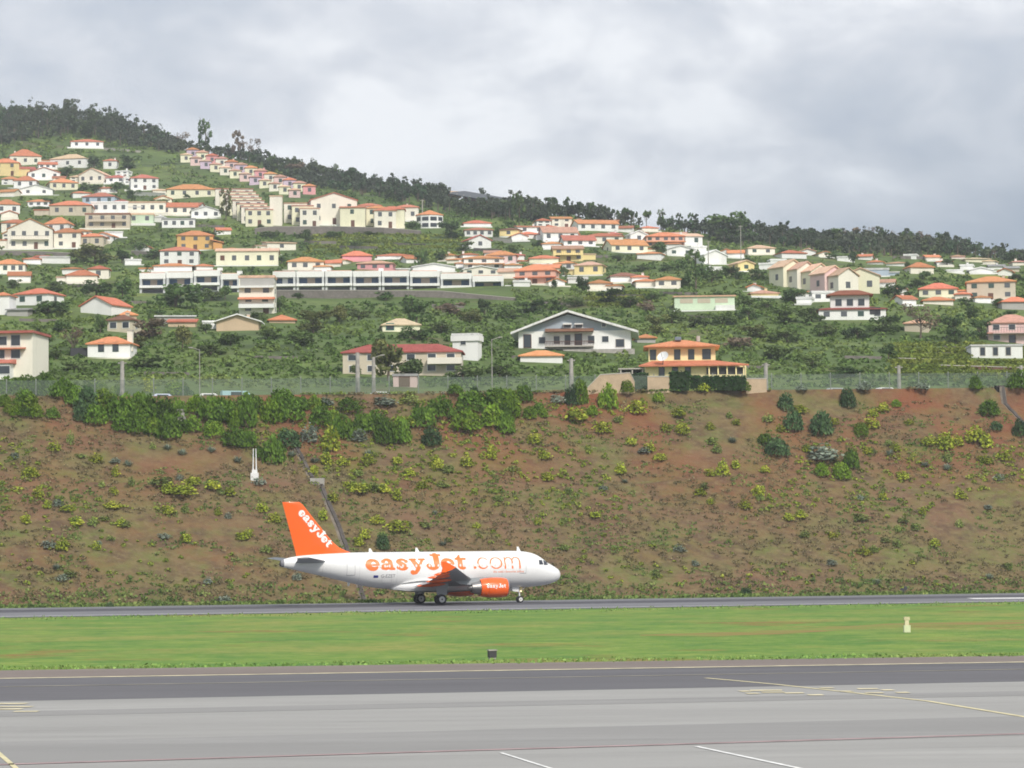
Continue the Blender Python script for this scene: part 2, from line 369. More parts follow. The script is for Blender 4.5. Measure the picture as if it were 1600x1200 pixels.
m_fnt = mat('faint_paint', (0.30, 0.28, 0.22), 0.85, var=0.3, vscale=0.4); m_pale = mat('worn_white_paint', (0.42, 0.42, 0.41), 0.8, var=0.2, vscale=1.0); m_ywf = mat('worn_yellow_paint', (0.60, 0.54, 0.36), 0.8, var=0.3, vscale=1.0); m_red = mat('worn_red_paint', (0.34, 0.245, 0.245), 0.8, var=0.25, vscale=1.0)
sheet('runway', ((0, 950.5), (1600, 926.5)), ((0, 965.2), (1600, 940.2)), 0.004, m_rwy, 'grey asphalt runway below the earth bank', 1.2)
sheet('runway_dark_band', ((0, 953.5), (1600, 929.5)), ((0, 957.5), (1600, 933)), 0.010, m_rwd, 'dark streaked band along the runway', 1.2)  # darker asphalt tone laid over the far half of the runway
def stroke(name, p, q, wpx, m, label, z=0.020, ext=(0, 0)):
    """painted line between two picture points; wpx is its thickness in picture rows (or columns for slanting ones)"""
    A = ground(*p); B = ground(*q); d = B - A; A = A - d * ext[0]; B = B + d * ext[1]
    d.normalize(); n = Vector((-d.y, d.x, 0))
    mid = ((p[0] + q[0]) / 2, (p[1] + q[1]) / 2); g0 = ground(mid[0], mid[1] - wpx / 2); g1 = ground(mid[0], mid[1] + wpx / 2)
    hw = abs((g1 - g0).dot(n)) / 2; b = MB()
    b.poly([(A - n * hw)[:2] + (z,), (B - n * hw)[:2] + (z,), (B + n * hw)[:2] + (z,), (A + n * hw)[:2] + (z,)], m)
    return tag(b.build(name), label, kind='structure')
stroke('runway_edge_line', (0, 963.6), (1600, 938.9), .6, m_pale, 'thin pale line along the near edge of the runway', ext=(1, 1))
stroke('runway_side_stripe', (1516, 935.4), (1600, 934.6), 1.6, m_wht, 'bright white stripe on the runway at its right', ext=(0, 0.6))
sheet('taxiway_shoulder', ((0, 1047.5), (1600, 1024.5)), ((0, 1060.5), (1600, 1034.5)), 0.004, m_shd, 'brownish asphalt shoulder of the taxiway', 0.8)
sheet('taxiway', ((0, 1060.5), (1600, 1034.5)), ((0, 1096), (1600, 1065)), 0.006, m_twy, 'dark grey asphalt taxiway', 0.8)
A0, A1 = wline((0, 1096), (1600, 1065), 0.8, 0.8); b = MB()
b.poly([(A0.x, -150, 0.004), (A1.x, -150, 0.004), (A1.x, A1.y, 0.004), (A0.x, A0.y, 0.004)], m_apr)
tag(b.build('apron'), 'pale concrete apron in front of the taxiway', kind='structure')
sheet('apron_lane', ((0, 1160), (1600, 1119)), ((0, 1195), (1600, 1149)), 0.010, m_apd, 'darker concrete lane across the apron', 0.8)
sheet('apron_slab', ((0, 1112), (1600, 1080)), ((0, 1120), (1600, 1087)), 0.010, m_apd, 'slightly darker strip of concrete along the taxiway', 0.8)
stroke('taxiway_edge_line', (0, 1060.6), (1600, 1034.8), 1.0, m_ywf, 'yellow edge line along the far side of the taxiway', ext=(0.7, 0.7))
stroke('taxiway_guide_line', (0, 1073.5), (1600, 1046), .6, m_fnt, 'faint worn yellow line along the middle of the taxiway', ext=(0.7, 0.7))
stroke('apron_red_line', (28, 1194.5), (1600, 1147), 1.7, m_red, 'worn red line across the apron', ext=(0.6, 0.6))
pts = [(1103, 1059.8), (1150, 1064), (1215, 1070), (1330, 1082.5), (1450, 1096), (1600, 1120.5), (1760, 1149)]
gp = [ground(*p) for p in pts]; b = MB(); hw = 0.13
for k in range(len(gp) - 1):
    d = (gp[k + 1] - gp[k]).normalized(); n = Vector((-d.y, d.x, 0)); 
    e = gp[k + 1] 
    dn = (gp[min(k + 2, len(gp) - 1)] - gp[k + 1]); n2 = n if dn.length < 1e-3 else (n + Vector((-dn.normalized().y, dn.normalized().x, 0))).normalized()
    if k == 0: pn = n
    b.poly([(gp[k] - pn * hw)[:2] + (0.020,), (e - n2 * hw)[:2] + (0.020,), (e + n2 * hw)[:2] + (0.020,), (gp[k] + pn * hw)[:2] + (0.020,)], m_yel); pn = n2
tag(b.build('curved_lead_in_line'), 'yellow lead in line curving across taxiway and apron', kind='structure')
stroke('apron_white_line', (1088, 1167), (1262, 1204), 2.2, m_wht, 'white stand line on the apron, right of the middle', ext=(0, 1))
stroke('apron_white_line', (783, 1177), (872, 1205), 2.2, m_wht, 'white stand line at the bottom middle of the apron', ext=(0, 1))
stroke('apron_yellow_line', (-6, 1174), (26, 1202), 8, m_yel, 'broad yellow line at the bottom left corner of the apron', ext=(0.5, 1))
for (x0, x1, y) in ((-30, 42, 1100.3), (-30, 50, 1105.2), (-30, 34, 1109), (22, 60, 1112.5), (1156, 1172, 1080.8), (1166, 1186, 1084.4), (1172, 1222, 1079.5), (1190, 1226, 1082.5), (1226, 1256, 1083.6), (1262, 1286, 1086.6), (1282, 1302, 1075.8), (1312, 1332, 1081), (1340, 1372, 1077), (1378, 1396, 1079), (1352, 1380, 1083.4), (1400, 1420, 1082.9)):
    stroke('worn_marking', (x0, y), (x1, y - 0.3), 1.6, m_ywf, 'worn yellow dash painted on the apron', z=0.026)
b = MB()
m_jnt = mat('joint_filler', (0.285, 0.282, 0.27), 0.9)
for k in range(0, 18):
    yy = 20 + k * 6.2
    b.poly([(-90, yy - 9, 0.017), (90, yy + 9, 0.017), (90, yy + 9.03, 0.017), (-90, yy - 8.97, 0.017)], m_jnt)
tag(b.build('apron_joints'), 'fine joints between the concrete slabs of the apron', kind='structure')

# ------------------------------------------------------------------ things on the airfield and bank
m_conc = mat('concrete', (0.36, 0.34, 0.31), 0.9, var=0.25, vscale=1.5); m_cream = mat('marker_cream', (0.62, 0.66, 0.42), 0.6)
m_dark = mat('dark_metal', (0.05, 0.05, 0.055), 0.6); m_white = mat('white_metal', (0.75, 0.75, 0.75), 0.5)
g = ground(1417, 988); k = g.y / F
t = empty('grass_marker', g, 0.1, 'pale yellow marker post with a wider cap and base, alone in the grass strip', 'marker post')
MB().box(-5 * k, 5 * k, -4 * k, 4 * k, 0, 11 * k, m_cream).box(-3 * k, 3 * k, -2.5 * k, 2.5 * k, 11 * k, 19 * k, m_ywf).build('base', t)
MB().box(-4.5 * k, 4.5 * k, -3 * k, 3 * k, 19 * k, 24 * k, m_yel).build('cap', t)
g = ground(769, 1030); k = g.y / F
t = empty('junction_box', g, 0.3, 'small dark metal box on a pale foot at the grass edge by the taxiway', 'junction box')
MB().box(-6 * k, 6 * k, -5 * k, 5 * k, 3 * k, 13 * k, m_dark).build('cabinet', t)
MB().box(-7 * k, 7 * k, -6 * k, 6 * k, 13 * k, 15 * k, m_conc).build('lid', t); MB().box(-5 * k, 5 * k, -4 * k, 4 * k, 0, 3 * k, m_conc).build('foot', t)
g = ground(1412, 928.5); k = g.y / F
t = empty('lamp_cluster', g, 0, 'dark round lamp cluster at the foot of the bank beside the runway', 'runway lamp')
b = MB(); b.cone((0, 0, 0), (0, 0, 0.35), 0.1, 0.08, m_dark); b.build('post', t)
for s in (-1, 1): MB().cone((s * .22, -.25, .65 + s * .12), (s * .22, .2, .65 + s * .12), .27, .2, m_dark, 14).build('lamp', t)
# white mast with its footing on the bank
g = hit(398, 748); k = g.y / F
t = empty('white_mast', g, 0, 'thin white twin mast on a bright white footing, on the bank above the airliner tail', 'mast')
MB().box(-6 * k, 6 * k, -.4, .4, -0.5, 9 * k, m_white).box(-4 * k, 4 * k, -.3, .3, 9 * k, 14 * k, m_white).build('footing', t)
for s in (-1, 1): MB().cone((s * 2.5 * k, 0, 13 * k), (s * 2 * k, 0, 47 * k), 0.09, 0.05, m_white, 8).build('pole', t)
# drainage channels running down the bank
m_kb = mat('weathered_kerb', (0.17, 0.145, 0.12), 0.95, var=0.35, vscale=0.8); m_ch = mat('channel_shade', (0.085, 0.075, 0.07), 0.95, var=0.3, vscale=1.0)
def channel(name, pts, wd, label):
    t = empty(name, hit(*pts[0]), 0, label, 'drain')
    o = t.location; P = []
    for a, c in zip(pts[:-1], pts[1:]):
        for q in np.linspace(0, 1, 12, endpoint=False): P.append(hit(a[0] + (c[0] - a[0]) * q, a[1] + (c[1] - a[1]) * q))
    P.append(hit(*pts[-1])); 
    def strip(x0, x1, h, m, nm):
        b = MB(); rings = [[(p.x + x0 - o.x, p.y - o.y, p.z - 0.6 - o.z), (p.x + x0 - o.x, p.y - o.y, p.z + h - o.z), (p.x + x1 - o.x, p.y - o.y, p.z + h - o.z), (p.x + x1 - o.x, p.y - o.y, p.z - 0.6 - o.z)] for p in P]
        b.loft(rings, m); b.build(nm, t)
    strip(-wd / 2, wd / 2, 0.30, m_ch, 'channel_bed'); strip(-wd / 2 - 0.45, -wd / 2, 0.10, m_kb, 'kerb'); strip(wd / 2, wd / 2 + 0.12, 0.12, m_kb, 'kerb')
channel('drainage_channel', [(464, 703), (488, 750)], 0.42, 'upper length of the dark drainage channel on the bank above the tail fin')
channel('drainage_channel', [(498, 752), (531, 830), (555, 895), (569, 941)], 0.42, 'long lower length of the drainage channel running down behind the airliner fuselage')
channel('drainage_channel', [(1556, 618), (1600, 664), (1640, 700)], 0.4, 'short drainage channel near the top of the bank at its right end')
g = hit(496, 753); MBx = MB().box(-0.9, 0.9, -0.5, 0.6, -0.5, 0.45, m_conc); o = MBx.build('culvert_slab', None, loc=g); tag(o, 'pale concrete slab where the two lengths of drain meet', 'slab')
g = hit(283, 660); b = MB(); b.loft([[(-.8, -.3, -.6), (.8, -.3, -.6), (.8, .5, -.6), (-.8, .5, -.6)], [(-.35, -.2, 1.3), (.35, -.2, 1.3), (.35, .3, 1.3), (-.35, .3, 1.3)]], m_conc); b.box(-.5, .5, -.35, .4, 1.3, 1.5, m_conc)
tag(b.build('concrete_outlet', None, loc=g), 'pale tapered concrete outlet among the dense bushes high on the bank', 'outlet')

# fence along the crest
m_post = mat('fence_post', (0.30, 0.31, 0.29), 0.9)
def netting():
    m = bpy.data.materials.new('green_netting'); m.use_nodes = True; t = m.node_tree; bs = t.nodes['Principled BSDF']
    bs.inputs['Base Color'].default_value = (0.17, 0.22, 0.18, 1); bs.inputs['Roughness'].default_value = 0.9
    tr = N(t, 'ShaderNodeBsdfTransparent'); mx = N(t, 'ShaderNodeMixShader'); mx.inputs[0].default_value = 0.36
    t.links.new(tr.outputs[0], mx.inputs[1]); t.links.new(bs.outputs[0], mx.inputs[2]); t.links.new(mx.outputs[0], t.nodes['Material Output'].inputs[0]); return m
m_net = netting()
def crest_pt(px, d):
    u = ray(px, 610)[0]; y = line_y(CC, u) + d; return Vector((u * y, y, float(hillz(u * y, y))))
fr = empty('perimeter_fence', crest_pt(800, 2.2), 0, 'green netting fence on grey posts along the top of the bank', 'fence')
fo = fr.location; fp = [crest_pt(x, 2.2) for x in range(-220, 1840, 46)]; b = MB()
for a, c in zip(fp[:-1], fp[1:]):
    b.poly([(a.x - fo.x, a.y - fo.y, a.z - fo.z), (c.x - fo.x, c.y - fo.y, c.z - fo.z), (c.x - fo.x, c.y - fo.y, c.z + 2.3 - fo.z), (a.x - fo.x, a.y - fo.y, a.z + 2.3 - fo.z)], m_net)
b.build('netting', fr)
for p in fp: MB().box(-.06, .06, .02, .14, -.3, 2.5, m_post).build('post', fr, loc=p - fo)

# poles along the road
def pole(px, ytop, ybase, wpx, d, label, lamp=0, m=None, double=False):
    p = crest_pt(px, d) if d is not None else hit(px, ybase); top = ray(px, ytop)[2] * p.y + CAMH; h = top - p.z; r = wpx / 2 * p.y / F
    t = empty('street_lamp' if lamp else 'utility_pole', p, 0, label, 'street lamp' if lamp else 'pole')
    MB().cone((0, 0, -0.3), (0, 0, h), r, r * 0.72, m or m_conc, 10).build('post', t)
    if lamp:
        MB().cone((0, 0, h - .1), (lamp * 1.0, 0, h + .25), .04, .04, m_conc, 8).build('arm', t)
        MB().cone((lamp * .95, 0, h + .23), (lamp * 1.5, 0, h + .28), .09, .07, m_conc, 8).build('lamp_head', t)
    else:
        MB().box(-.55, .55, -.05, .05, h - .35, h - .2, m_conc).build('crossarm', t)
    return t
pole(191, 564, 605, 8, 5, 'concrete pole on the road below the white cottage with its chimney')
pole(559, 551, 611, 8, 3.4, 'thick concrete pole in front of the dark red roofed building, left one of the pair')
pole(584, 558, 609, 7, 3.4, 'concrete street lamp in front of the dark red roofed building, right one of the pair', 1)
pole(893, 560, 600, 8, 5, 'concrete pole below the orange roofed annexe of the grey gabled house')
pole(1197, 567, 612, 8, 5, 'concrete pole beside the tan wall end by the yellow villa')
pole(1405, 571, 612, 7, 5, 'concrete pole beside the parked white car on the right stretch of road')
pole(1596, 571, 612, 7, 5, 'concrete pole on the road below the long white block with three dark windows')
pole(769, 530, 600, 1.6, 10, 'slender street lamp between the white tower and the grey gabled house', 1)
pole(312, 546, 600, 1.6, 10, 'slender street lamp by the parked pale van', -1)
pole(1158, 352, 418, 1.4, None, 'thin pale antenna mast beside the bright white slanted houses'); pole(1107, 376, 420, 1.8, None, 'short pale mast beside the bright white slanted houses')
pole(803, 303, 345, 1.4, None, 'tall thin mast on the ridge right of the long dark shed'); pole(660, 312, 340, 2, None, 'thick pale mast behind the round white block of the cream estate')
# cars on the road
m_tyre = mat('tyre', (0.02, 0.02, 0.02), 0.9); m_cg = mat('car_glass', (0.03, 0.04, 0.05), 0.15)
def car(px, d, label, paint, cat='car', van=False, rz=None):
    p = crest_pt(px, d); t = empty('parked_car' if not van else 'parked_van', p, atan2(MS, 1) if rz is None else rz, label, cat)
    H = 1.75 if van else 1.45; W = 0.85
    prof = [(-2.1, .35), (2.1, .35), (2.15, .7), (2.0, .85), (1.2, .95), (.6, H), (-1.2, H), (-1.9, .98), (-2.15, .9)] if not van else [(-2.2, .35), (2.2, .35), (2.2, .9), (1.7, 1.1), (1.2, H), (-2.1, H), (-2.2, 1.8)]
    b = MB(); b.loft([[(x, -W + (0.12 if z > 1.2 else 0), z) for x, z in prof], [(x, W - (0.12 if z > 1.2 else 0), z) for x, z in prof]], paint); b.build('body', t)
    for s in (-1, 1):
        b = MB(); y = s * (W - .04); b.box(-1.05, .45, min(y, y + s * .05), max(y, y + s * .05), .98, H - .14, m_cg); b.build('window', t)
        for x in (-1.3, 1.35): MB().cone((x, s * (W - .2), .32), (x, s * (W + .02), .32), .32, .32, m_tyre, 14).build('wheel', t)
    return t
paint = lambda n, c: mat(n, c, 0.3, coat=0.6)
car(256, 9, 'white car with a blue flank parked behind the bushes on the left stretch of road', paint('car_white_blue', (0.55, 0.60, 0.80)))
car(328, 9, 'low white car parked between the blue flanked car and the turquoise van', paint('car_white', (0.78, 0.78, 0.76)))
car(371, 9, 'pale turquoise van parked behind the fence on the left stretch of road', paint('car_turquoise', (0.42, 0.66, 0.70)), 'van', True)
car(597, 8, 'white car parked behind the fence by the pair of concrete poles', MATS[('car_white',)])
car(706, 8, 'small white car parked below the white tower block', MATS[('car_white',)])
car(832, 8, 'dark grey car parked behind the fence below the grey gabled house', paint('car_grey', (0.16, 0.18, 0.22)))
car(1385, 9, 'white car parked beside the pole on the right stretch of road', MATS[('car_white',)])
car(1308, 9, 'silver car half hidden behind the crest on the right stretch of road', paint('car_silver', (0.45, 0.47, 0.48)))
# ------------------------------------------------------------------ the airliner
def catmull(xs, ys, x):
    """monotone-ish cubic through the stations"""
    xs = np.asarray(xs); ys = np.asarray(ys); d = np.gradient(ys, xs)
    i = int(np.clip(np.searchsorted(xs, x) - 1, 0, len(xs) - 2)); h = xs[i + 1] - xs[i]; t = (x - xs[i]) / h
    return float((2 * t**3 - 3 * t**2 + 1) * ys[i] + (t**3 - 2 * t**2 + t) * h * d[i] + (-2 * t**3 + 3 * t**2) * ys[i + 1] + (t**3 - t**2) * h * d[i + 1])
ST = np.array([(0.0, 3.22, 3.12, .05), (.12, 3.58, 2.80, .38), (.45, 3.92, 2.50, .74), (1.0, 4.26, 2.25, 1.06), (1.6, 4.60, 2.08, 1.32), (2.2, 5.02, 1.97, 1.52), (2.8, 5.42, 1.89, 1.68), (3.6, 5.75, 1.82, 1.82), (4.6, 5.94, 1.78, 1.92), (6.0, 6.02, 1.76, 1.975),
    (8.0, 6.02, 1.76, 1.975), (14, 6.02, 1.76, 1.975), (20.0, 6.02, 1.76, 1.975), (22.0, 6.02, 1.86, 1.965), (24.0, 6.02, 2.16, 1.88), (26.0, 6.0, 2.62, 1.70), (28.0, 5.94, 3.10, 1.44), (30.0, 5.82, 3.58, 1.10), (31.8, 5.66, 4.00, .78), (33.0, 5.45, 4.28, .50), (33.5, 5.3, 4.4, .38)])
def fus(x): return [catmull(ST[:, 0], ST[:, k], x) if x > 0.12 else float(np.interp(x, ST[:, 0], ST[:, k])) for k in (1, 2, 3)]
def side_y(x, z, off=0.012):
    t, b_, hw = fus(x); zc = (t + b_) / 2; hh = (t - b_) / 2; q = max(0.0, 1 - ((z - zc) / hh) ** 2); return hw * sqrt(q) + off
orange = rgb(255, 100, 18)
m_pl = mat('airliner_white', (0.80, 0.80, 0.80), 0.28, coat=0.5); m_or = mat('airliner_orange', (0.88, 0.13, 0.012), 0.3, coat=0.4); m_lt = mat('lettering_orange', (0.90, 0.20, 0.045), 0.35)
m_gr = mat('wing_grey', (0.34, 0.36, 0.38), 0.4); m_mt = mat('bare_metal', (0.55, 0.55, 0.56), 0.25, metal=1.0); m_bk = mat('dark_rubber', (0.022, 0.022, 0.026), 0.8)
m_gl = mat('cockpit_glass', (0.05, 0.055, 0.07), 0.1); m_wl = mat('lettering_white', (0.82, 0.82, 0.80), 0.35); m_ln = mat('door_outline', (0.34, 0.34, 0.36), 0.5); m_wn = mat('window_shade', (0.74, 0.70, 0.66), 0.2); m_tx = mat('lettering_grey', (0.20, 0.20, 0.22), 0.5); m_bl = mat('flag_blue', (0.03, 0.04, 0.22), 0.5)
m_hot = mat('exhaust_metal', (0.42, 0.40, 0.38), 0.3, metal=1.0); m_fan = mat('fan_blades', (0.06, 0.06, 0.07), 0.4, metal=0.8); m_rim = mat('wheel_hub', (0.68, 0.68, 0.66), 0.45)
YAW = radians(20.0)
# model frame: x from nose back, y to port, z up; starboard side (-y) faces the camera
gw = ground(688, 944.6)     # where the near main wheels stand
nose_dir = Vector((cos(YAW), sin(YAW), 0)); stb = Vector((sin(YAW), -cos(YAW), 0))
nose = gw + nose_dir * 16.1 - stb * 3.8
plane = empty('airliner', (nose.x, nose.y, 0.012), YAW + pi, 'white passenger jet with an orange tail fin and orange lettering, rolling on the runway', 'airliner')
plane.rotation_euler = (0, 0, YAW + pi)
nseg = 56
b = MB(); xs = np.concatenate([[0, .03, .07], np.linspace(.12, 6, 34), np.linspace(6.5, 20, 18), np.linspace(20.5, 33.5, 32)])
def ring(x, g=0.0, n=nseg):
    t, bo, hw = fus(x); zc = (t + bo) / 2; hh = (t - bo) / 2
    return [(x, (hw + g) * sin(2 * pi * i / n), zc + (hh + g) * cos(2 * pi * i / n)) for i in range(n)]
b.loft([ring(x) for x in xs], m_pl); fuse = b.build('fuselage', plane, True)
b = MB(); b.loft([ring(33.5, -0.002), [(33.84, y * .8, 4.84 + (z - 4.85) * .8) for _, y, z in ring(33.5)]], m_tx); b.cone((33.8, 0, 4.75), (33.95, 0, 4.75), .2, .18, m_dark, 12); b.build('tail_cone', plane, True)
# belly fairing
b = MB(); R = []
for x, hw, zt, zb in ((9.4, .3, 2.3, 1.80), (10.2, 1.2, 2.45, 1.64), (11.5, 1.95, 2.6, 1.48), (13.5, 2.14, 2.75, 1.38), (16.0, 2.18, 2.75, 1.36), (18.0, 2.12, 2.7, 1.38), (19.6, 1.7, 2.5, 1.52), (20.7, .9, 2.3, 1.70), (21.2, .3, 2.2, 1.82)):
    R.append([(x, hw * (1 if abs(sin(a)) < 1e-9 else abs(sin(a)) ** .7 * (1 if sin(a) > 0 else -1)), (zt + zb) / 2 + (zt - zb) / 2 * (abs(cos(a)) ** .7 * (1 if cos(a) > 0 else -1))) for a in [2 * pi * i / 36 for i in range(36)]])
b.loft(R, m_pl); b.build('belly_fairing', plane, True)
# airfoil surfaces
def foil(c, t): return t / 2 * 5 * 2 * (0.2969 * sqrt(c) - 0.126 * c - 0.3516 * c * c + 0.2843 * c**3 - 0.1015 * c**4) / 1.0
CS = [0, .008, .03, .08, .16, .28, .42, .58, .74, .88, 1.0]
def wing(stations, m, name, parent, sgn, plane_='h'):
    b = MB(); R = []
    for (s, le, ch, h, tk) in stations:
        top = [(le + c * ch, foil(c, tk) * 1.0) for c in CS]; bot = [(le + c * ch, -foil(c, tk) * .8) for c in CS[-2:0:-1]]
        if plane_ == 'h': R.append([(x, sgn * s, h + q - (x - le) * 0.035) for x, q in top + bot])
        else: R.append([(x, q, h) for x, q in top] + [(x, q * 1.25, h) for x, q in bot])
    b.loft(R, m); return b.build(name, parent, True)
for s in (-1, 1):
    W = wing([(1.2, 10.5, 7.3, 2.35, .95), (1.97, 11.0, 6.8, 2.42, .86), (4.2, 12.15, 5.2, 2.66, .60), (6.4, 13.3, 4.05, 2.95, .46), (10.0, 15.17, 3.05, 3.38, .33), (14.0, 17.25, 2.05, 3.92, .24), (16.6, 18.6, 1.45, 4.28, .17)], m_gr, 'wing', plane, s)
    # slats, flaps
    b = MB()
    for (a0, a1) in (((2.3, 17.7, 2.28), (6.3, 17.35, 2.78)), ((6.5, 17.33, 2.80), (12.9, 18.8, 3.62))):
        y0, x0, z0 = a0; y1, x1, z1 = a1; c0 = 1.3; c1 = 1.0 if y1 < 7 else .75
        P = lambda y, x, z, c: [(x - .25, s * y, z + .05), (x + c * .35, s * y, z + .04), (x + c, s * y, z - .34), (x + c * .3, s * y, z - .18)]
        b.loft([P(y0, x0, z0, c0), P(y1, x1, z1, c1)], m_gr)
    b.build('flap', W, False)
    for (y, x, z, l) in ((4.4, 15.6, 2.30, 3.5), (8.3, 16.2, 2.80, 3.1), (11.6, 17.5, 3.28, 2.7), (13.9, 18.3, 3.62, 1.9)):
        b = MB(); rg = []
        for q, r in ((0, .02), (.08, .13), (.25, .22), (.5, .26), (.75, .20), (.92, .10), (1, .02)):
            rg.append([(x + q * l, s * y + r * .6 * cos(a), z + .03 - .20 * q + r * .85 * sin(a)) for a in [2 * pi * i / 14 for i in range(14)]])
        b.loft(rg, m_or); b.build('flap_fairing', W, True)
    # fence at the tip, reaching above and below
    b = MB(); y = s * 16.62
    pr = [(18.55, 4.27), (19.1, 4.55), (19.75, 4.92), (20.25, 4.90), (20.12, 4.28), (20.25, 3.75), (19.85, 3.72), (19.1, 3.98)]
    b.loft([[(x, y - .05, z) for x, z in pr], [(x, y + .05, z) for x, z in pr]], m_or); b.build('wingtip_fence', W)
    # stabiliser
    wing([(0.3, 28.3, 3.9, 4.95, .42), (1.2, 28.9, 3.5, 5.05, .38), (3.8, 30.55, 2.4, 5.26, .24), (6.4, 32.3, 1.4, 5.48, .14)], m_gr, 'stabiliser', plane, s)
# fin
FIN = [(26.35, 27.2, 31.6, 5.55, .10), (5.75, 26.1, 31.75, 0, 0)]
def fin_le(z):  # leading edge x at height z, with the fillet at its foot
    return float(np.interp(z, [5.6, 6.0, 6.25, 6.6, 7.2, 8, 10, 11.5, 11.76], [24.6, 25.5, 26.2, 26.95, 27.65, 28.35, 30.0, 31.2, 31.6]))
def fin_te(z): return float(np.interp(z, [5.6, 11.76], [31.95, 33.6]))
wingst = []
b = MB(); R = []
for z in (5.5, 5.8, 6.0, 6.12, 6.25, 6.4, 6.6, 6.9, 7.2, 8, 9, 10, 11, 11.5, 11.7, 11.78):
    le = fin_le(z); te = fin_te(z); ch = te - le; tk = float(np.interp(z, [5.6, 11.78], [.62, .22])) * (0.6 if z > 11.75 else 1)
    R.append([(le + c * ch, foil(c, tk), z) for c in CS] + [(le + c * ch, -foil(c, tk), z) for c in CS[-2:0:-1]])
b.loft(R, m_or); fin = b.build('tail_fin', plane, True)
def fin_side(x, z):
    le = fin_le(z); te = fin_te(z); c = min(max((x - le) / (te - le), 0), 1); return foil(c, float(np.interp(z, [5.6, 11.78], [.62, .22]))) + .02

# ---- lettering drawn as pen strokes, then cut into small flat tiles that follow the surface
def arc(cx, cy, rx, ry, a0, a1, radii, n=18):
    out = []
    for i in range(n + 1):
        q = i / n; a = radians(a0 + (a1 - a0) * q); out.append((cx + rx * cos(a), cy + ry * sin(a), float(np.interp(q, np.linspace(0, 1, len(radii)), radii))))
    return out
GL = {
 'e': (21, [arc(10.2, 10, 7.0, 7.4, 5, 325, [2.3, 2.3, 2.0, 3.0, 3.7, 3.7, 3.4, 3.0, 1.5]), [(5, 9.6, 1.2), (16.8, 9.6, 1.3)]]),
 'a': (23.5, [[(4.6, 15.0, 2.7), (4.9, 15.2, 2.7)], arc(9.6, 13.2, 5.4, 5.4, 165, 10, [1.6, 1.7, 2.2, 3.0]), [(15.0, 13.5, 3.0), (15.0, 4, 3.1)], [(15, 3.4, 2.6), (19.8, 2.4, 1.8)], [(14, 11.0, 1.3), (8, 10, 2.0), (4.9, 7.2, 3.2), (4.8, 4.6, 3.3), (8, 2.8, 2.3), (12.4, 4.2, 1.8)]]),
 's': (20.5, [[(15.4, 15.4, 2.3), (15.4, 14.6, 2.2)], arc(9.5, 14.2, 5.4, 4.2, 25, 180, [1.6, 1.6, 2.0, 3.0]), [(4.1, 14.2, 3.0), (8.5, 10.8, 3.4), (14.2, 6.2, 3.2)], arc(9.2, 5.6, 5.6, 4.2, 10, -155, [3.0, 2.4, 1.7, 1.6]), [(3.6, 4.8, 2.5), (3.6, 5.6, 2.4)]]),
 'y': (24.5, [[(1.5, 18.4, 1.3), (9.5, 18.4, 1.3)], [(15, 18.4, 1.3), (22.5, 18.4, 1.3)], [(5.4, 17, 2.8), (12.6, 4.5, 3.4)], [(19.2, 17, 1.7), (15.6, 9, 1.8), (12.2, .5, 2.6), (9.2, -4.6, 2.4), (5.4, -5.4, 2.6)], [(4.6, -3.6, 3.0), (4.9, -4.2, 3.0)]]),
 'J': (24, [[(10.5, 25.6, 1.6), (23, 25.6, 1.6)], [(16.8, 25, 3.7), (16.8, 8, 3.7)], arc(10.8, 8.2, 6.2, 6.0, 0, -165, [3.6, 2.8, 2.3, 2.9]), [(4.9, 7.4, 3.3), (5.2, 6.6, 3.3)]]),
 't': (18, [[(8.2, 24.6, 1.0), (6.2, 19.5, 2.6), (7.8, 16, 3.4)], [(7.8, 17, 3.4), (7.8, 6, 3.4)], arc(12.0, 6.6, 4.2, 4.4, 180, 300, [3.4, 2.5, 1.7]), [(2.4, 18.4, 1.6), (15.5, 18.4, 1.6)]]),
 '.': (6, [[(2.6, 2.2, 2.1), (2.7, 2.2, 2.1)]]),
 'c': (19.5, [arc(9.6, 9.2, 8.0, 8.6, 38, 322, [.55, .6, 1.1, 1.4, 1.4, 1.0, .6])]),
 'o': (21.5, [arc(10, 9.2, 8.8, 8.6, 0, 360, [1.2, .6, 1.2, .9, 1.2], 30)]),
 'm': (32, [[(2.5, 18.2, .8), (2.5, .8, 1.3)], arc(8.2, 11.8, 5.6, 6.2, 160, 0, [.7, .7, 1.1]), [(13.8, 12, 1.1), (13.8, .8, 1.3)], arc(19.6, 11.8, 5.8, 6.2, 165, 0, [.7, .7, 1.1]), [(25.4, 12, 1.1), (25.4, .8, 1.3)]]),
}
def raster(word, gap=0.0, step=0.35, bold=1.0):
    """mask of a word in pen units; origin at the baseline start"""
    wd = sum(GL[c][0] for c in word) + gap * (len(word) - 1); nx = int((wd + 6) / step); ny = int(42 / step)
    X, Y = np.meshgrid(np.arange(nx) * step - 2, np.arange(ny) * step - 10, indexing='ij'); M = np.zeros((nx, ny), bool); ox = 0
    for c in word:
        for s in GL[c][1]:
            for (a, q) in zip(s[:-1], s[1:]):
                ax, ay, ar = a; bx, by, br = q; ax += ox; bx += ox; dx, dy = bx - ax, by - ay; l2 = dx * dx + dy * dy + 1e-9
                t = np.clip(((X - ax) * dx + (Y - ay) * dy) / l2, 0, 1); M |= (X - ax - t * dx) ** 2 + (Y - ay - t * dy) ** 2 < ((ar + (br - ar) * t) * bold) ** 2
        ox += GL[c][0] + gap
    return M, step
def words_on(word, step, fmap, m, parent, maxrun=26, bold=1.0, adv=1.0):
    ox = 0
    for c in word:
        if c != ' ':
            M, st = raster(c, step=step, bold=bold); letter_mesh('letter', M, st, lambda u, v, ox=ox: fmap(u + ox, v), m, parent, maxrun)
        ox += GL[c][0] * adv
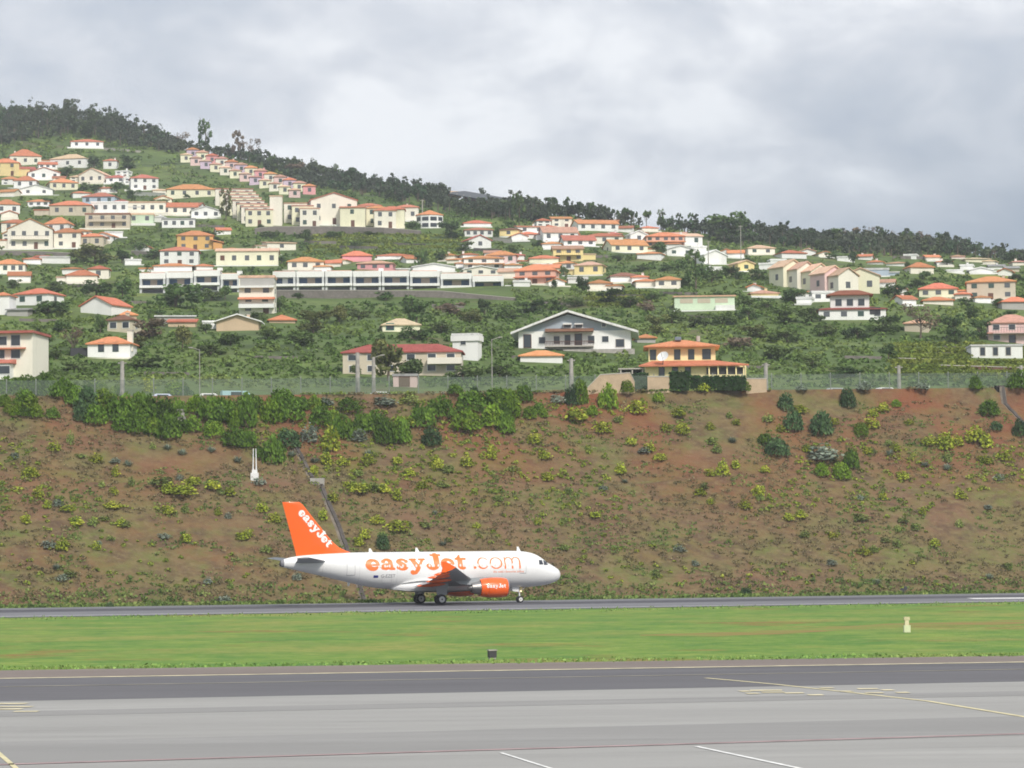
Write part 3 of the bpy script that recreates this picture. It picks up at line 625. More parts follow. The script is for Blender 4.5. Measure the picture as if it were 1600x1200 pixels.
def letter_mesh(name, M, step, fmap, m, parent, maxrun=26):
    b = MB(); nx, ny = M.shape; idx = {}
    def vid(i, j):
        if (i, j) not in idx: idx[(i, j)] = len(b.v); b.v.append(tuple(fmap(i * step - 2, j * step - 10)))
        return idx[(i, j)]
    k = b.mi(m)
    for j in range(ny - 1):
        i = 0
        while i < nx:
            if M[i, j]:
                e = i
                while e < nx and M[e, j] and e - i < maxrun: e += 1
                b.f.append((vid(i, j), vid(e, j), vid(e, j + 1), vid(i, j + 1))); b.m.append(k); i = e
            else: i += 1
    return b.build(name, parent)
def fus_map(x0, z0, sx, sz, tilt=0.0):
    return lambda u, v: (lambda x, z: (x, side_y(x, z, .014), z))(x0 - u * sx, min(z0 + v * sz + u * sx * tilt, 5.93))
words_on('easyJet', .35, fus_map(24.3, 3.93, 0.0820, 0.0655), m_lt, fuse, bold=1.13, adv=.965)
words_on('.com', .4, fus_map(11.45, 3.97, 0.079, 0.071), m_lt, fuse)
dx, dz = 0.66, -0.751          # reading direction on the fin: forward and down
ux, uz = 0.751, 0.66
def fin_map(u, v):
    k = 0.0365; f = (u * dx + v * ux) * k; h = (u * dz + v * uz) * k; x = 31.85 - f; z = 10.5 + h; return (x, fin_side(x, z), z)
words_on('easyJet', .45, fin_map, m_wl, fin, 6, bold=1.18, adv=.95)
def text_on(txt, fmap, size, m, name, parent, ext=1.0):
    cu = bpy.data.curves.new('t', 'FONT'); cu.body = txt; cu.size = size; cu.resolution_u = 2; ob = bpy.data.objects.new('t', cu); COL.objects.link(ob)
    dg = bpy.context.evaluated_depsgraph_get(); me = bpy.data.meshes.new_from_object(ob.evaluated_get(dg)); bpy.data.objects.remove(ob)
    for v in me.vertices: v.co = Vector(fmap(v.co.x, v.co.y))
    me.materials.clear(); me.materials.append(m); me.name = name; o = bpy.data.objects.new(name, me); link(o, parent); return o
text_on('G-EZET', lambda u, v: (22.55 - u, side_y(22.55 - u, 3.12 + v), 3.12 + v), 0.52, m_tx, 'registration', fuse)
text_on("the web's favourite airline", lambda u, v: (9.0 - u, side_y(9.0 - u, 3.52 + v), 3.52 + v), 0.36, m_lt, 'lettering', fuse)
# flag, doors, cabin windows
b = MB()
def patch(b, x0, x1, z0, z1, m, off=.016, ny=6, nx=2):
    for i in range(nx):
        for j in range(ny):
            xa, xb = x0 + (x1 - x0) * i / nx, x0 + (x1 - x0) * (i + 1) / nx; za, zb = z0 + (z1 - z0) * j / ny, z0 + (z1 - z0) * (j + 1) / ny
            b.poly([(xb, side_y(xb, za, off), za), (xa, side_y(xa, za, off), za), (xa, side_y(xa, zb, off), zb), (xb, side_y(xb, zb, off), zb)], m)
patch(b, 22.85, 23.4, 3.10, 3.38, m_bl); b.build('flag', fuse)
for (x0, x1) in ((4.95, 5.75), (25.55, 26.5)):
    b = MB(); z0 = 3.45; z1 = 5.25
    for (a0, a1, c0, c1) in ((x0, x0 + .035, z0, z1), (x1 - .035, x1, z0, z1), (x0, x1, z0 - .06, z0), (x0, x1, z1, z1 + .03)): patch(b, a0, a1, c0, c1, m_ln)
    b.build('door', fuse)
m_seam = mat('panel_seam', (.56, .56, .57), .4)
for x in (7.9, 12.6, 20.6, 25.0, 29.2):
    b = MB(); rg = [[p for p in ring(x + o_, .006)] for o_ in (0, .03)]; b.loft(rg, m_seam, caps=False); b.build('panel_seam', fuse)
for (x0, x1, z0, z1) in ((9.2, 10.6, 2.35, 3.0), (21.2, 22.4, 2.5, 3.1)):
    b = MB()
    for (a0, a1, c0, c1) in ((x0, x0 + .03, z0, z1), (x1 - .03, x1, z0, z1), (x0, x1, z0 - .03, z0), (x0, x1, z1, z1 + .03)): patch(b, a0, a1, c0, c1, m_seam)
    b.build('cargo_door', fuse)
cabin = None
for i in range(31):
    x = 6.6 + i * 0.533
    if cabin is None:
        b = MB(); zc = 4.42; pts = [(x + .12 * cos(a), side_y(x, zc + .17 * sin(a), .02), zc + .17 * sin(a)) for a in [2 * pi * k / 12 for k in range(12)]]
        b.poly([(p[0] - x, p[1], p[2]) for p in pts], m_wn); cabin = b.build('cabin_window', fuse); cabin.location = (x, 0, 0)
    else:
        c = cabin.copy(); COL.objects.link(c); c.parent = fuse; c.location = (x, 0, 0)
# cockpit windows on both sides and in front
for s in (1, -1):
    for (x0, x1, z0, z1, sl) in ((2.66, 3.22, 4.40, 4.92, .0), (1.98, 2.56, 4.34, 4.88, .22)):
        b = MB(); n_ = 5
        G_p = [[(x0 + (sl + .05) * (j / n_) * (1 - i / n_) - .05 * (j / n_) * (i / n_) + (x1 - x0) * i / n_, z0 + (z1 - z0) * j / n_) for j in range(n_ + 1)] for i in range(n_ + 1)]
        for i in range(n_):
            for j in range(n_):
                q = [G_p[i][j], G_p[i + 1][j], G_p[i + 1][j + 1], G_p[i][j + 1]]; b.poly([(x, side_y(x, z, .03) * s, z) for x, z in (q if s < 0 else q[::-1])], m_gl)
        b.build('cockpit_window', fuse)
b = MB(); 
for s in (1, -1):
    b.poly([(1.62, s * .06, 4.60), (1.90, s * 1.08, 4.42 - .02), (2.12, s * 1.0, 4.80), (1.98, s * .06, 4.90)], m_gl)
b.build('windscreen', fuse)
# antennas
for (x, z, h) in ((4.9, 5.95, .55), (17.3, 6.0, .48), (22.9, 6.0, .45)):
    b = MB(); b.loft([[(x, -.03, z), (x + .5, -.03, z), (x + .5, .03, z), (x, .03, z)], [(x + .28, -.02, z + h), (x + .48, -.02, z + h), (x + .48, .02, z + h), (x + .28, .02, z + h)]], m_pl); b.build('antenna', plane)
b = MB(); b.loft([[(25.6, -.03, 2.6), (26.0, -.03, 2.7), (26.0, .03, 2.7), (25.6, .03, 2.6)], [(25.75, -.02, 2.2), (25.95, -.02, 2.2), (25.95, .02, 2.2), (25.75, .02, 2.2)]], m_pl); b.build('antenna', plane)
# engines
for s in (-1, 1):
    e = bpy.data.objects.new('engine', None); link(e, plane); e.location = (8.75, s * 5.75, 1.86)
    def rr(prof, m, name, cap=False, n=40):
        b = MB(); b.loft([[(x, r * sin(2 * pi * i / n), r * cos(2 * pi * i / n) * 1.0) for i in range(n)] for x, r in prof], m, caps=cap); return b.build(name, e, True)
    rr([(0.10, 1.02), (.3, 1.08), (.7, 1.12), (1.3, 1.15), (2.0, 1.14), (2.45, 1.11)], m_or, 'cowling'); rr([(2.48, 1.11), (2.9, 1.05), (3.3, .95), (3.32, .90), (2.9, .90)], m_or, 'reverser_cowl')
    rr([(2.44, 1.06), (2.49, 1.06)], m_dark, 'cowl_gap')
    rr([(.75, .86), (.3, .84), (.05, .88), (0, .93), (.03, .99), (.11, 1.025)], m_mt, 'intake_lip')
    rr([(.9, .86), (.92, .02)], m_fan, 'fan', True); rr([(.55, .02), (.7, .14), (.92, .26)], m_mt, 'spinner', True)
    rr([(3.0, .88), (3.3, .80), (3.9, .66), (4.3, .55), (4.3, .48), (3.9, .45)], m_hot, 'exhaust'); rr([(3.9, .36), (4.4, .30), (4.8, .06)], m_hot, 'exhaust_cone', True)
    b = MB(); b.loft([[(x - 8.75, s * o_, z - 1.86) for x, z in ((9.9, 2.98), (11.2, 3.05), (13.4, 2.98), (15.3, 2.75), (14.4, 2.3), (12.4, 2.15), (11.6, 2.6))] for o_ in (-.16, .16)], m_gr); b.build('pylon', e)
    def em(u, v, s=s):
        k = .0150; x = 2.75 - u * k if s > 0 else .75 + u * k; zz = -.02 + v * k * 1.1; r = float(np.interp(x, [.3, .7, 1.3, 2.0, 2.45, 2.9], [1.08, 1.12, 1.15, 1.14, 1.115, 1.055])) + .012
        return (x, s * sqrt(max(r * r - zz * zz, 0)), zz)
    words_on('easyJet', .5, em, m_wl, e, 6, bold=1.1)
# landing gear
def wheel(par, x, y, r, wd, hubside):
    b = MB(); pr = [(-wd / 2, r * .6), (-wd / 2, r * .9), (-wd * .3, r), (wd * .3, r), (wd / 2, r * .9), (wd / 2, r * .6)]; n = 24
    b.loft([[(x + q * cos(2 * pi * i / n), y + o_, r + q * sin(2 * pi * i / n)) for i in range(n)] for o_, q in pr], m_bk); wv = b.build('wheel', par, True)
    b = MB(); b.cone((x, y - wd * .52, r), (x, y + wd * .52, r), r * .60, r * .60, m_rim, 20); b.cone((x, y - wd * .60, r), (x, y + wd * .60, r), r * .16, r * .16, m_dark, 10); b.build('hub', wv, False)
for s in (-1, 1):
    G = bpy.data.objects.new('main_gear', None); link(G, plane)
    b = MB(); b.cone((16.1, s * 3.8, .58), (15.95, s * 3.65, 2.4), .15, .17, m_white, 12); b.cone((16.1, s * 3.35, .58), (16.1, s * 4.25, .58), .09, .09, m_dark, 10); b.cone((16.0, s * 3.7, 1.6), (15.9, s * 2.4, 2.2), .08, .08, m_white, 8); b.build('strut', G, True)
    MB().prism([(15.45, 1.05), (16.55, 1.05), (16.75, 2.45), (15.15, 2.5)], s * 4.02, s * 4.08, m_gr).build('gear_door', G)
    for o_ in (-.46, .46): wheel(G, 16.1, s * 3.8 + o_, .58, .40, s)
G = bpy.data.objects.new('nose_gear', None); link(G, plane)
b = MB(); b.cone((5.07, 0, .38), (5.2, 0, 1.9), .09, .11, m_white, 12); b.cone((5.07, -.3, .38), (5.07, .3, .38), .06, .06, m_dark, 8); b.cone((5.15, 0, 1.2), (4.3, 0, 1.85), .05, .05, m_white, 8); b.build('strut', G, True)
for o_ in (-.25, .25): wheel(G, 5.07, o_, .38, .22, 1)
m_lamp = bpy.data.materials.new('landing_light'); m_lamp.use_nodes = True; m_lamp.node_tree.nodes['Principled BSDF'].inputs['Emission Color'].default_value = (1, .72, .4, 1); m_lamp.node_tree.nodes['Principled BSDF'].inputs['Emission Strength'].default_value = 1.2
MB().cone((4.92, -.16, 1.32), (5.05, -.16, 1.32), .11, .08, m_lamp, 12).cone((4.92, .16, 1.32), (5.05, .16, 1.32), .11, .08, m_lamp, 12).build('landing_light', G)
for s in (-1, 1): MB().prism([(5.35, 1.25), (6.1, 1.35), (6.2, 1.85), (5.35, 1.85)], s * .42, s * .45, m_pl).build('gear_door', G)
# ------------------------------------------------------------------ houses
WALLC = dict(white=(.84, .84, .82), cream=(.82, .78, .68), beige=(.60, .53, .42), yellow=(.82, .68, .34), orange=(.70, .38, .14), pink=(.74, .36, .38), salmon=(.74, .46, .36), grey=(.42, .41, .39), blue=(.42, .50, .58), mint=(.58, .70, .52), lilac=(.62, .50, .62), rose=(.76, .56, .54), tan=(.60, .46, .32), ochre=(.66, .42, .16), lemon=(.82, .79, .60))
ROOFC = dict(orange=(.56, .225, .115), red=(.47, .17, .12), brown=(.26, .13, .09), salmon=(.55, .31, .23), peach=(.66, .46, .32), grey=(.28, .28, .28), white=(.70, .70, .69), tan=(.48, .38, .26), dark=(.10, .11, .12), rust=(.30, .10, .07))
def wallm(n):
    if ('render_' + n,) in MATS: return MATS[('render_' + n,)]
    c = WALLC[n]; m = patchy('render_' + n, [c, (tuple(x * .90 for x in c), .5, .45, .7, 5.5), (tuple(x * .72 for x in c), .35, .62, .72, 6.5)], rough=.9, stretch=(1, 1, .35)); MATS[('render_' + n,)] = vary(m, .93, 1.03, .006); return m
def tiles(n):
    key = ('tiles_' + n,)
    if key in MATS: return MATS[key]
    c = ROOFC[n]; m = patchy('tiles_' + n, [c, (tuple(x * .72 for x in c), 0.9, .45, .7, 3.1), (tuple(min(1, x * 1.3 + .01) for x in c), 2.5, .5, .75, 4.1)], rough=.85); MATS[key] = vary(m, .72, 1.2, .018); return m
m_glass = mat('window_glass', (0.035, 0.045, 0.055), 0.12, spec=.6); m_gfar = mat('window_dim', (.10, .11, .12), .2, spec=.6); m_shut = mat('dark_shutter', (0.05, 0.09, 0.08), 0.6); m_brs = mat('brown_shutter', (0.13, 0.06, 0.04), 0.6); m_frm = mat('window_frame', (0.70, 0.70, 0.68), 0.6); m_iron = mat('railing', (0.10, 0.09, 0.09), 0.6); m_trim = mat('stone_trim', (0.45, 0.42, 0.38), 0.9)
rng = random.Random(5)
NEAR = []      # (px, y, w, label core) of every building, for naming trees beside them
BOX = []       # picture boxes of buildings: nothing is planted across them
def gable_roof(w, d, z, rh, oh, m, axis='x'):
    b = MB(); t = .22
    if axis == 'x':   # ridge along x
        prof = [(-oh, z - .12), (d / 2, z + rh), (d + oh, z - .12), (d + oh, z - .12 + t), (d / 2, z + rh + t), (-oh, z - .12 + t)]
        b.loft([[(x, y, h) for y, h in prof] for x in (-w / 2 - oh, w / 2 + oh)], m, caps=False)
        for x in (-w / 2 - oh, w / 2 + oh):
            p = [(x, y, h) for y, h in prof]; b.poly([p[0], p[1], p[4], p[5]], m); b.poly([p[1], p[2], p[3], p[4]], m)
    else:
        prof = [(-w / 2 - oh, z - .12), (0, z + rh), (w / 2 + oh, z - .12), (w / 2 + oh, z - .12 + t), (0, z + rh + t), (-w / 2 - oh, z - .12 + t)]
        b.loft([[(x, y, h) for x, h in prof] for y in (-oh, d + oh)], m, caps=False)
        for y in (-oh, d + oh):
            p = [(x, y, h) for x, h in prof]; b.poly([p[0], p[1], p[4], p[5]], m); b.poly([p[1], p[2], p[3], p[4]], m)
    return b
def hip_roof(w, d, z, rh, oh, m, x0=0.0, y0=0.0):
    b = MB(); W = w / 2 + oh; t = .18; r = max(w - d, 0) / 2; y = d / 2; ry = max(d - w, 0) / 2
    lo = [(-W, -oh, z), (W, -oh, z), (W, d + oh, z), (-W, d + oh, z)]
    b.poly(lo[::-1], m); hi = [(a, c, e + t) for a, c, e in lo]
    for i in range(4): j = (i + 1) % 4; b.poly([lo[i], lo[j], hi[j], hi[i]], m)
    if r > 0.05:
        A = (-r, y, z + rh); B = (r, y, z + rh)
        b.poly([hi[0], hi[1], B, A], m); b.poly([hi[2], hi[3], A, B], m); b.poly([hi[1], hi[2], B], m); b.poly([hi[3], hi[0], A], m)
    elif ry > .05:
        A = (0, y - ry, z + rh); B = (0, y + ry, z + rh)
        b.poly([hi[0], hi[1], A], m); b.poly([hi[2], hi[3], B], m); b.poly([hi[1], hi[2], B, A], m); b.poly([hi[3], hi[0], A, B], m)
    else:
        A = (0, y, z + rh)
        for i in range(4): b.poly([hi[i], hi[(i + 1) % 4], A], m)
    if x0 or y0: b.v = [(x + x0, q + y0, h) for x, q, h in b.v]
    return b
def window(parent, x, y, z, w, h, face='f', sh=None, fr=True, door=False):
    """a window standing 5 cm proud of its wall: frame part, pane sub-part"""
    e = .06
    def bx(x0, x1, z0, z1, a, c, m, nm, par):
        b = MB()
        if face == 'f': b.box(x0, x1, y - c, y - a, z0, z1, m)
        elif face == 'r': b.box(y + a, y + c, x0, x1, z0, z1, m)
        else: b.box(y - c, y - a, x0, x1, z0, z1, m)
        return b.build(nm, par)
    if fr:
        f = bx(x - w / 2 - .1, x + w / 2 + .1, z - .1, z + h + .1, -.02, e, m_frm if sh is None else sh, 'door' if door else 'window', parent)
        bx(x - w / 2, x + w / 2, z, z + h, e, e + .02, m_glass, 'pane', f)
    else: bx(x - w / 2, x + w / 2, z, z + h, -.02, e, sh or m_gfar, 'door' if door else 'window', parent)
def place(px, yb, rot=0.0, dd=0.0):
    p = hit(px, yb); return p, p.y / F
def house(px, yb, w, eave, top, roof='hip', wall='white', rc='orange', label='', cols=3, rows=0, rot=None, dep=None, name='house', cat='house', chim=None, sh=None, band=False, balc=False, reg=True, sink=1.5, oh=.32, ref=None):
    """px, yb: middle and foot of the front wall in the picture; w its width; eave, top: picture rows of eaves and ridge"""
    if reg: w = w * 1.1
    if reg and yb < 395: w *= 1.08; eave = yb - (yb - eave) * 1.15; top = yb - (yb - top) * 1.15
    p, k = place(px, yb); W = w * k; h = (yb - eave) * k; rh = max((eave - top) * k, .3)
    if rot is None: rot = rng.uniform(-.35, .35)
    D = dep * k if dep else min(max(W * .75, 5), 11); W = W / max(cos(rot), .6) - (abs(sin(rot)) * D * .75 if W > D * .5 else 0); W = max(W, 3)
    px_w = w * 0.64
    t = empty(name, p + Vector((0, 0, 0)), rot, label, cat)
    b = MB().box(-W / 2, W / 2, 0, D, -sink - 1.5, h, wallm(wall)); wm = wallm(wall)
    if roof in ('gable', 'side'):
        zt = h
        if roof == 'gable': b.poly([(-W / 2, 0, h), (W / 2, 0, h), (0, 0, h + rh - .05)], wm); b.poly([(W / 2, D, h), (-W / 2, D, h), (0, D, h + rh - .05)], wm)
        else:
            b.poly([(W / 2, 0, h), (W / 2, D, h), (W / 2, D / 2, h + rh - .05)], wm); b.poly([(-W / 2, D, h), (-W / 2, 0, h), (-W / 2, D / 2, h + rh - .05)], wm)
    b.build('wall', t)
    if roof == 'hip': R = hip_roof(W, D, h, rh, oh, tiles(rc))
    elif roof == 'gable': R = gable_roof(W, D, h, rh, oh, tiles(rc), 'y')
    elif roof == 'side': R = gable_roof(W, D, h, rh, oh, tiles(rc), 'x')
    elif roof == 'flat':
        R = MB().box(-W / 2 - .15, W / 2 + .15, -.15, D + .15, h, h + min(rh, .5), tiles(rc))
    elif roof == 'shed':
        R = MB(); R.loft([[(x, -oh, h - .1), (x, D + oh, h + rh), (x, D + oh, h + rh + .25), (x, -oh, h + .15)] for x in (-W / 2 - oh, W / 2 + oh)], tiles(rc))
        MB().loft([[(x, 0, h), (x, D, h), (x, D, h + rh)] for x in (-W / 2, W / 2)], wm).build('upper_wall', t)
    rf = R.build('roof', t)
    if rows == 0: rows = 2 if h > 4.6 else 1
    if W > 3.5 and h > 1.6 and cols:
        fh = h / rows; near = p.y < 560
        for r in range(rows):
            for c in range(cols):
                x = -W / 2 + W * (c + .5) / cols + rng.uniform(-.15, .15); ww = min(1.15, W / cols * .5); hh = min(1.35, fh * .5); z = r * fh + fh * .36
                if r == 0 and rows > 1 and c == cols // 2: window(t, x, 0, 0.05, 1.1, min(2.1, fh * .75), sh=m_brs, fr=near, door=True)
                else: window(t, x, 0, z, ww, hh, sh=sh if near or rng.random() < .6 else (m_shut if rng.random() < .4 else None), fr=near)
            for f_, y in (('r', W / 2), ('l', -W / 2)):
                window(t, D * .45, y, r * fh + fh * .36, 1.0, min(1.3, fh * .5), f_, fr=near)
    if rows > 1 and band: MB().box(-W / 2 - .3, W / 2 + .3, -1.0, 0, h / rows - .1, h / rows + .12, tiles(rc) if band == 'roof' else wm).build('canopy' if band == 'roof' else 'floor_band', t)
    if rows > 1 and balc:
        z0 = h / rows; b = MB().box(-W * .42, W * .42, -1.3, 0, z0 - .12, z0 + .05, wm); bal = b.build('balcony', t)
        b = MB().box(-W * .42, W * .42, -1.32, -1.27, z0 + .95, z0 + 1.02, m_iron)
        for i in range(int(W * .84 / .5) + 1): b.box(-W * .42 + i * .5, -W * .42 + i * .5 + .05, -1.31, -1.28, z0 + .05, z0 + .95, m_iron)
        b.build('railing', bal)
    if reg and yb < 490 and rng.random() < .62:
        q = rng.uniform(.0, .25) * W; s_ = rng.choice((-1, 1)); hgt = rng.uniform(1.6, 2.8)
        MB().box(-W / 2 - (q if s_ < 0 else .2), W / 2 + (q if s_ > 0 else .2), -rng.uniform(1.6, 2.4), -.01, -hgt - 1, -.08, wallm(rng.choice(['white', 'cream', 'white', wall]))).build('terrace', t)
    if reg and yb < 480 and W > 6 and rng.random() < .3:
        s_ = rng.choice((-1, 1)); ww = W * .38; hh = min(h * .55, 2.7); x0 = s_ * W / 2; x1 = x0 + s_ * ww
        MB().box(min(x0, x1), max(x0, x1), .6, D * .7, -3, hh, wm).build('side_wing', t); MB().box(min(x0, x1) - .2, max(x0, x1) + .2, .4, D * .7 + .2, hh, hh + .3, tiles(rc)).build('wing_roof', t)
    if chim is None: chim = rng.random() < .28
    if chim:
        cx = rng.uniform(-.3, .3) * W; top_z = h + rh * .55
        MB().box(cx - .28, cx + .28, D * .55, D * .55 + .5, h * .9, top_z + .8, wm).box(cx - .34, cx + .34, D * .55 - .06, D * .55 + .56, top_z + .8, top_z + .92, m_trim).build('chimney', rf)
    if reg: NEAR.append((px, yb, w, ref or label, p.y))
    BOX.append((px - w / 2 - 2, px + w / 2 + 2, top - 2, yb + 1, p.y))
    return t, W, D, h
H = house
# far left slope
H(8, 275, 38, 257, 249, 'hip', 'yellow', 'orange', 'amber house with an orange roof cut by the left edge, high on the slope', 2)
H(40, 258, 46, 246, 234, 'hip', 'cream', 'orange', 'cream house with a long orange roof just under the wood, far left', 3, rot=.25)
H(106, 262, 54, 250, 241, 'hip', 'white', 'peach', 'white house with a pale sandy roof under the wood', 3, rot=-.2)
H(136, 231, 46, 223, 217, 'hip', 'white', 'orange', 'highest white house, orange roofed, right against the dark wood', 3, rot=.15)
H(172, 264, 18, 253, 249, 'hip', 'white', 'red', 'tiny tall white house with a red cap beside a dark tree', 1)
H(69, 281, 46, 271, 264, 'gable', 'white', 'red', 'white gabled house with a red roof edge on the upper left slope', 3, rot=.2)
H(39, 294, 30, 284, 276, 'hip', 'white', 'orange', 'small white house with an orange hip roof above the white roofed bungalow', 2)
H(100, 297, 42, 287, 279, 'hip', 'lemon', 'orange', 'pale yellow house with an orange roof on the upper left slope', 3)
H(56, 305, 46, 297, 291, 'gable', 'white', 'white', 'white bungalow with low white roof', 2, rot=.1)
H(143, 286, 40, 275, 266, 'gable', 'cream', 'peach', 'cream house with a wide arched gable in the upper left cluster', 3, rot=-.25)
H(181, 286, 26, 279, 274, 'hip', 'white', 'red', 'white house with a flat red roof edge next to the arched gable', 2)
H(226, 297, 40, 281, 274, 'hip', 'white', 'red', 'white two storey house with a red hip roof above a white terrace wall', 3, rows=2, rot=.2)
H(298, 309, 66, 298, 288, 'hip', 'lemon', 'orange', 'long cream house with an orange roof left of the stepped cream terraces', 4, rot=.1)
H(154, 319, 46, 309, 301, 'hip', 'blue', 'red', 'pale blue house with a red hip roof', 3, rot=-.1)
H(110, 337, 56, 323, 314, 'hip', 'beige', 'orange', 'beige house under a broad burnt orange roof', 3, rot=.05)
H(171, 333, 50, 319, 317, 'flat', 'white', 'white', 'white flat roofed house with three upper windows', 4, chim=False, rot=.05)
H(168, 357, 60, 338, 334, 'flat', 'beige', 'brown', 'beige house with a brown flat roof and balcony under the white flat roofed one', 4, rows=2, rot=.05, balc=True, chim=False)
H(224, 333, 60, 319, 316, 'flat', 'cream', 'peach', 'long cream flat roofed house beside the white flat roofed one', 5, rot=.05, chim=False)
H(274, 336, 62, 325, 317, 'side', 'cream', 'orange', 'long low cream house with a thin orange roof', 5, rot=.12)
H(279, 356, 46, 345, 339, 'flat', 'white', 'grey', 'low white house with a grey roof and a row of four windows', 4, rot=.1, chim=False)
H(219, 350, 36, 338, 335, 'flat', 'mint', 'peach', 'pale green block under the long cream flat roofed house', 2, rot=.05, chim=False)
H(322, 341, 42, 331, 325, 'gable', 'white', 'white', 'wide white gabled shed left of the cream terraces', 3, rot=.15, chim=False)
H(12, 335, 36, 322, 313, 'hip', 'white', 'orange', 'white cottage with an orange roof near the left edge, above the big gabled house', 2)
H(25, 362, 42, 351, 344, 'hip', 'cream', 'orange', 'cream house with an orange roof behind the big gabled house at the left', 2, rot=.2)
H(88, 364, 34, 352, 341, 'hip', 'white', 'orange', 'white house with a bright orange roof just behind the big gabled house', 2, rot=-.2)
H(47, 390, 62, 362, 348, 'gable', 'cream', 'orange', 'big cream gabled house with an orange roof and a long iron balcony', 4, rows=2, rot=.1, balc=True)
H(105, 388, 36, 367, 359, 'hip', 'cream', 'orange', 'cream two storey house with an orange roof right of the big gabled house', 2, rows=2, rot=.05)
H(142, 386, 34, 372, 366, 'hip', 'beige', 'orange', 'low beige house half hidden behind a brown tree', 2, rot=-.1)
H(14, 427, 48, 413, 403, 'hip', 'cream', 'orange', 'pale house with an orange roof and a roof terrace near the left edge', 4, rot=.1)
H(86, 412, 46, 403, 399, 'flat', 'white', 'white', 'low white flat roofed house with small dark windows', 3, rot=.15, chim=False)
H(62, 408, 18, 402, 397, 'shed', 'beige', 'rust', 'small lean-to with a rust red roof beside the low white house', 1, chim=False)
H(178, 371, 26, 365, 362, 'flat', 'white', 'white', 'small white outbuilding on the terraces above the dark round tree', 1, chim=False)
H(128, 441, 46, 431, 420, 'hip', 'cream', 'orange', 'lower wing of the cream house with two orange roofs', 2, rot=.1)
H(154, 436, 30, 421, 413, 'hip', 'cream', 'orange', 'taller wing of the cream house with two orange roofs', 1, rot=.05)
H(98, 441, 14, 434, 432, 'flat', 'cream', 'peach', 'cream garden shed left of the house with two orange roofs', 1, chim=False)
H(49, 477, 62, 460, 448, 'hip', 'white', 'orange', 'white house with a bright orange pyramid roof on the left slope', 2, rot=-.35, sh=m_shut)
H(2, 492, 26, 462, 455, 'hip', 'white', 'orange', 'tall white house cut by the left edge beside the pyramid roofed one', 1, rot=-.1)
H(27, 494, 34, 484, 480, 'shed', 'grey', 'grey', 'grey shed below the white house with the pyramid roof', 1, chim=False)
H(150, 491, 62, 478, 464, 'gable', 'white', 'orange', 'white gabled house with an orange left slope and a cream front', 0, rot=-.45, dep=55)
H(201, 500, 26, 493, 484, 'hip', 'tan', 'orange', 'small house with a domed orange roof behind the brown roofed house', 0, chim=False)
H(187, 519, 42, 501, 490, 'hip', 'beige', 'brown', 'beige house with a dark brown roof among the trees', 2, rot=-.2)
H(274, 506, 58, 494, 491, 'shed', 'grey', 'white', 'low shed with a white roof edge over an orange lean-to', 0, rot=.1, chim=False)
H(284, 511, 40, 503, 497, 'shed', 'tan', 'orange', 'orange roofed lean-to in front of the white edged shed', 0, rot=.05, chim=False)
H(334, 514, 34, 504, 501, 'flat', 'white', 'white', 'white annexe left of the tan gabled house', 1, chim=False, rot=.1)
H(371, 517, 60, 503, 492, 'gable', 'tan', 'white', 'tan gabled house with a white roof edge and two white windows', 2, rot=.0, dep=50, oh=.6)
t, W, D, h = H(170, 559, 64, 538, 524, 'hip', 'white', 'orange', 'white cottage with an orange hip roof and a chimney at its right', 0, rot=-.08, chim=False)
for x in (-W * .18, W * .16): window(t, x, 0, 1.0, .75, 1.3, sh=m_shut)
MB().box(W * .40, W * .47 + .35, D * .2, D * .2 + .8, 1, h + 2.1, wallm('cream')).box(W * .385, W * .485 + .35, D * .2 - .08, D * .2 + .88, h + 2.1, h + 2.3, m_trim).build('chimney', t)
MB().box(-W * .5 - 3.2, W * .5 + .4, -1.2, -.01, -1.0, -.1, wallm('cream')).build('terrace', t)
MB().box(-W * .5 - 2.8, -W * .5 - .02, .5, D * .8, -.4, 1.6, m_dark).build('lean_to', t)
# cream three storey block at the left edge
p, k = place(12, 589); t = empty('apartment_house', p, -.1, 'cream three storey house with red roof bands cut by the left edge', 'house'); NEAR.append((12, 589, 78, 'the cream three storey house', p.y)); BOX.append((-30, 56, 515, 590, p.y))
W = 80 * k; wm = wallm('cream'); MB().box(-W / 2, W / 2, 0, 9, -3, 68 * k, wm).build('wall', t)
MB().box(-W / 2 - .5, W / 2 + .3, -.9, 9.4, 68 * k, 68 * k + .35, tiles('red')).build('roof', t)
MB().loft([[(x, -1.1, 43 * k), (x, 0, 46 * k), (x, 0, 43 * k)] for x in (-W / 2, W / 2 - 1)], tiles('red')).build('roof_band', t)
MB().loft([[(x, -3.2, 19 * k), (x, -3.2, 20.5 * k), (x, 0, 27 * k), (x, 0, 20 * k)] for x in (-W / 2, W / 2 - 2.4)], tiles('red')).build('porch_roof', t)
MB().box(-W / 2, W / 2 - 2.8, -2.9, -.01, -3, 19 * k, wallm('white')).build('porch', t)
window(t, W * .16, 0, 49 * k, 1.3, 1.5); window(t, W * .16, 0, 29 * k, 1.3, 1.2); window(t, -W * .15, 0, 29 * k, 1.3, 1.2); window(t, W * .02, -2.9, 3 * k, 1.9, 1.1); window(t, -W * .1, 0, 50 * k, 1.2, 1.2)
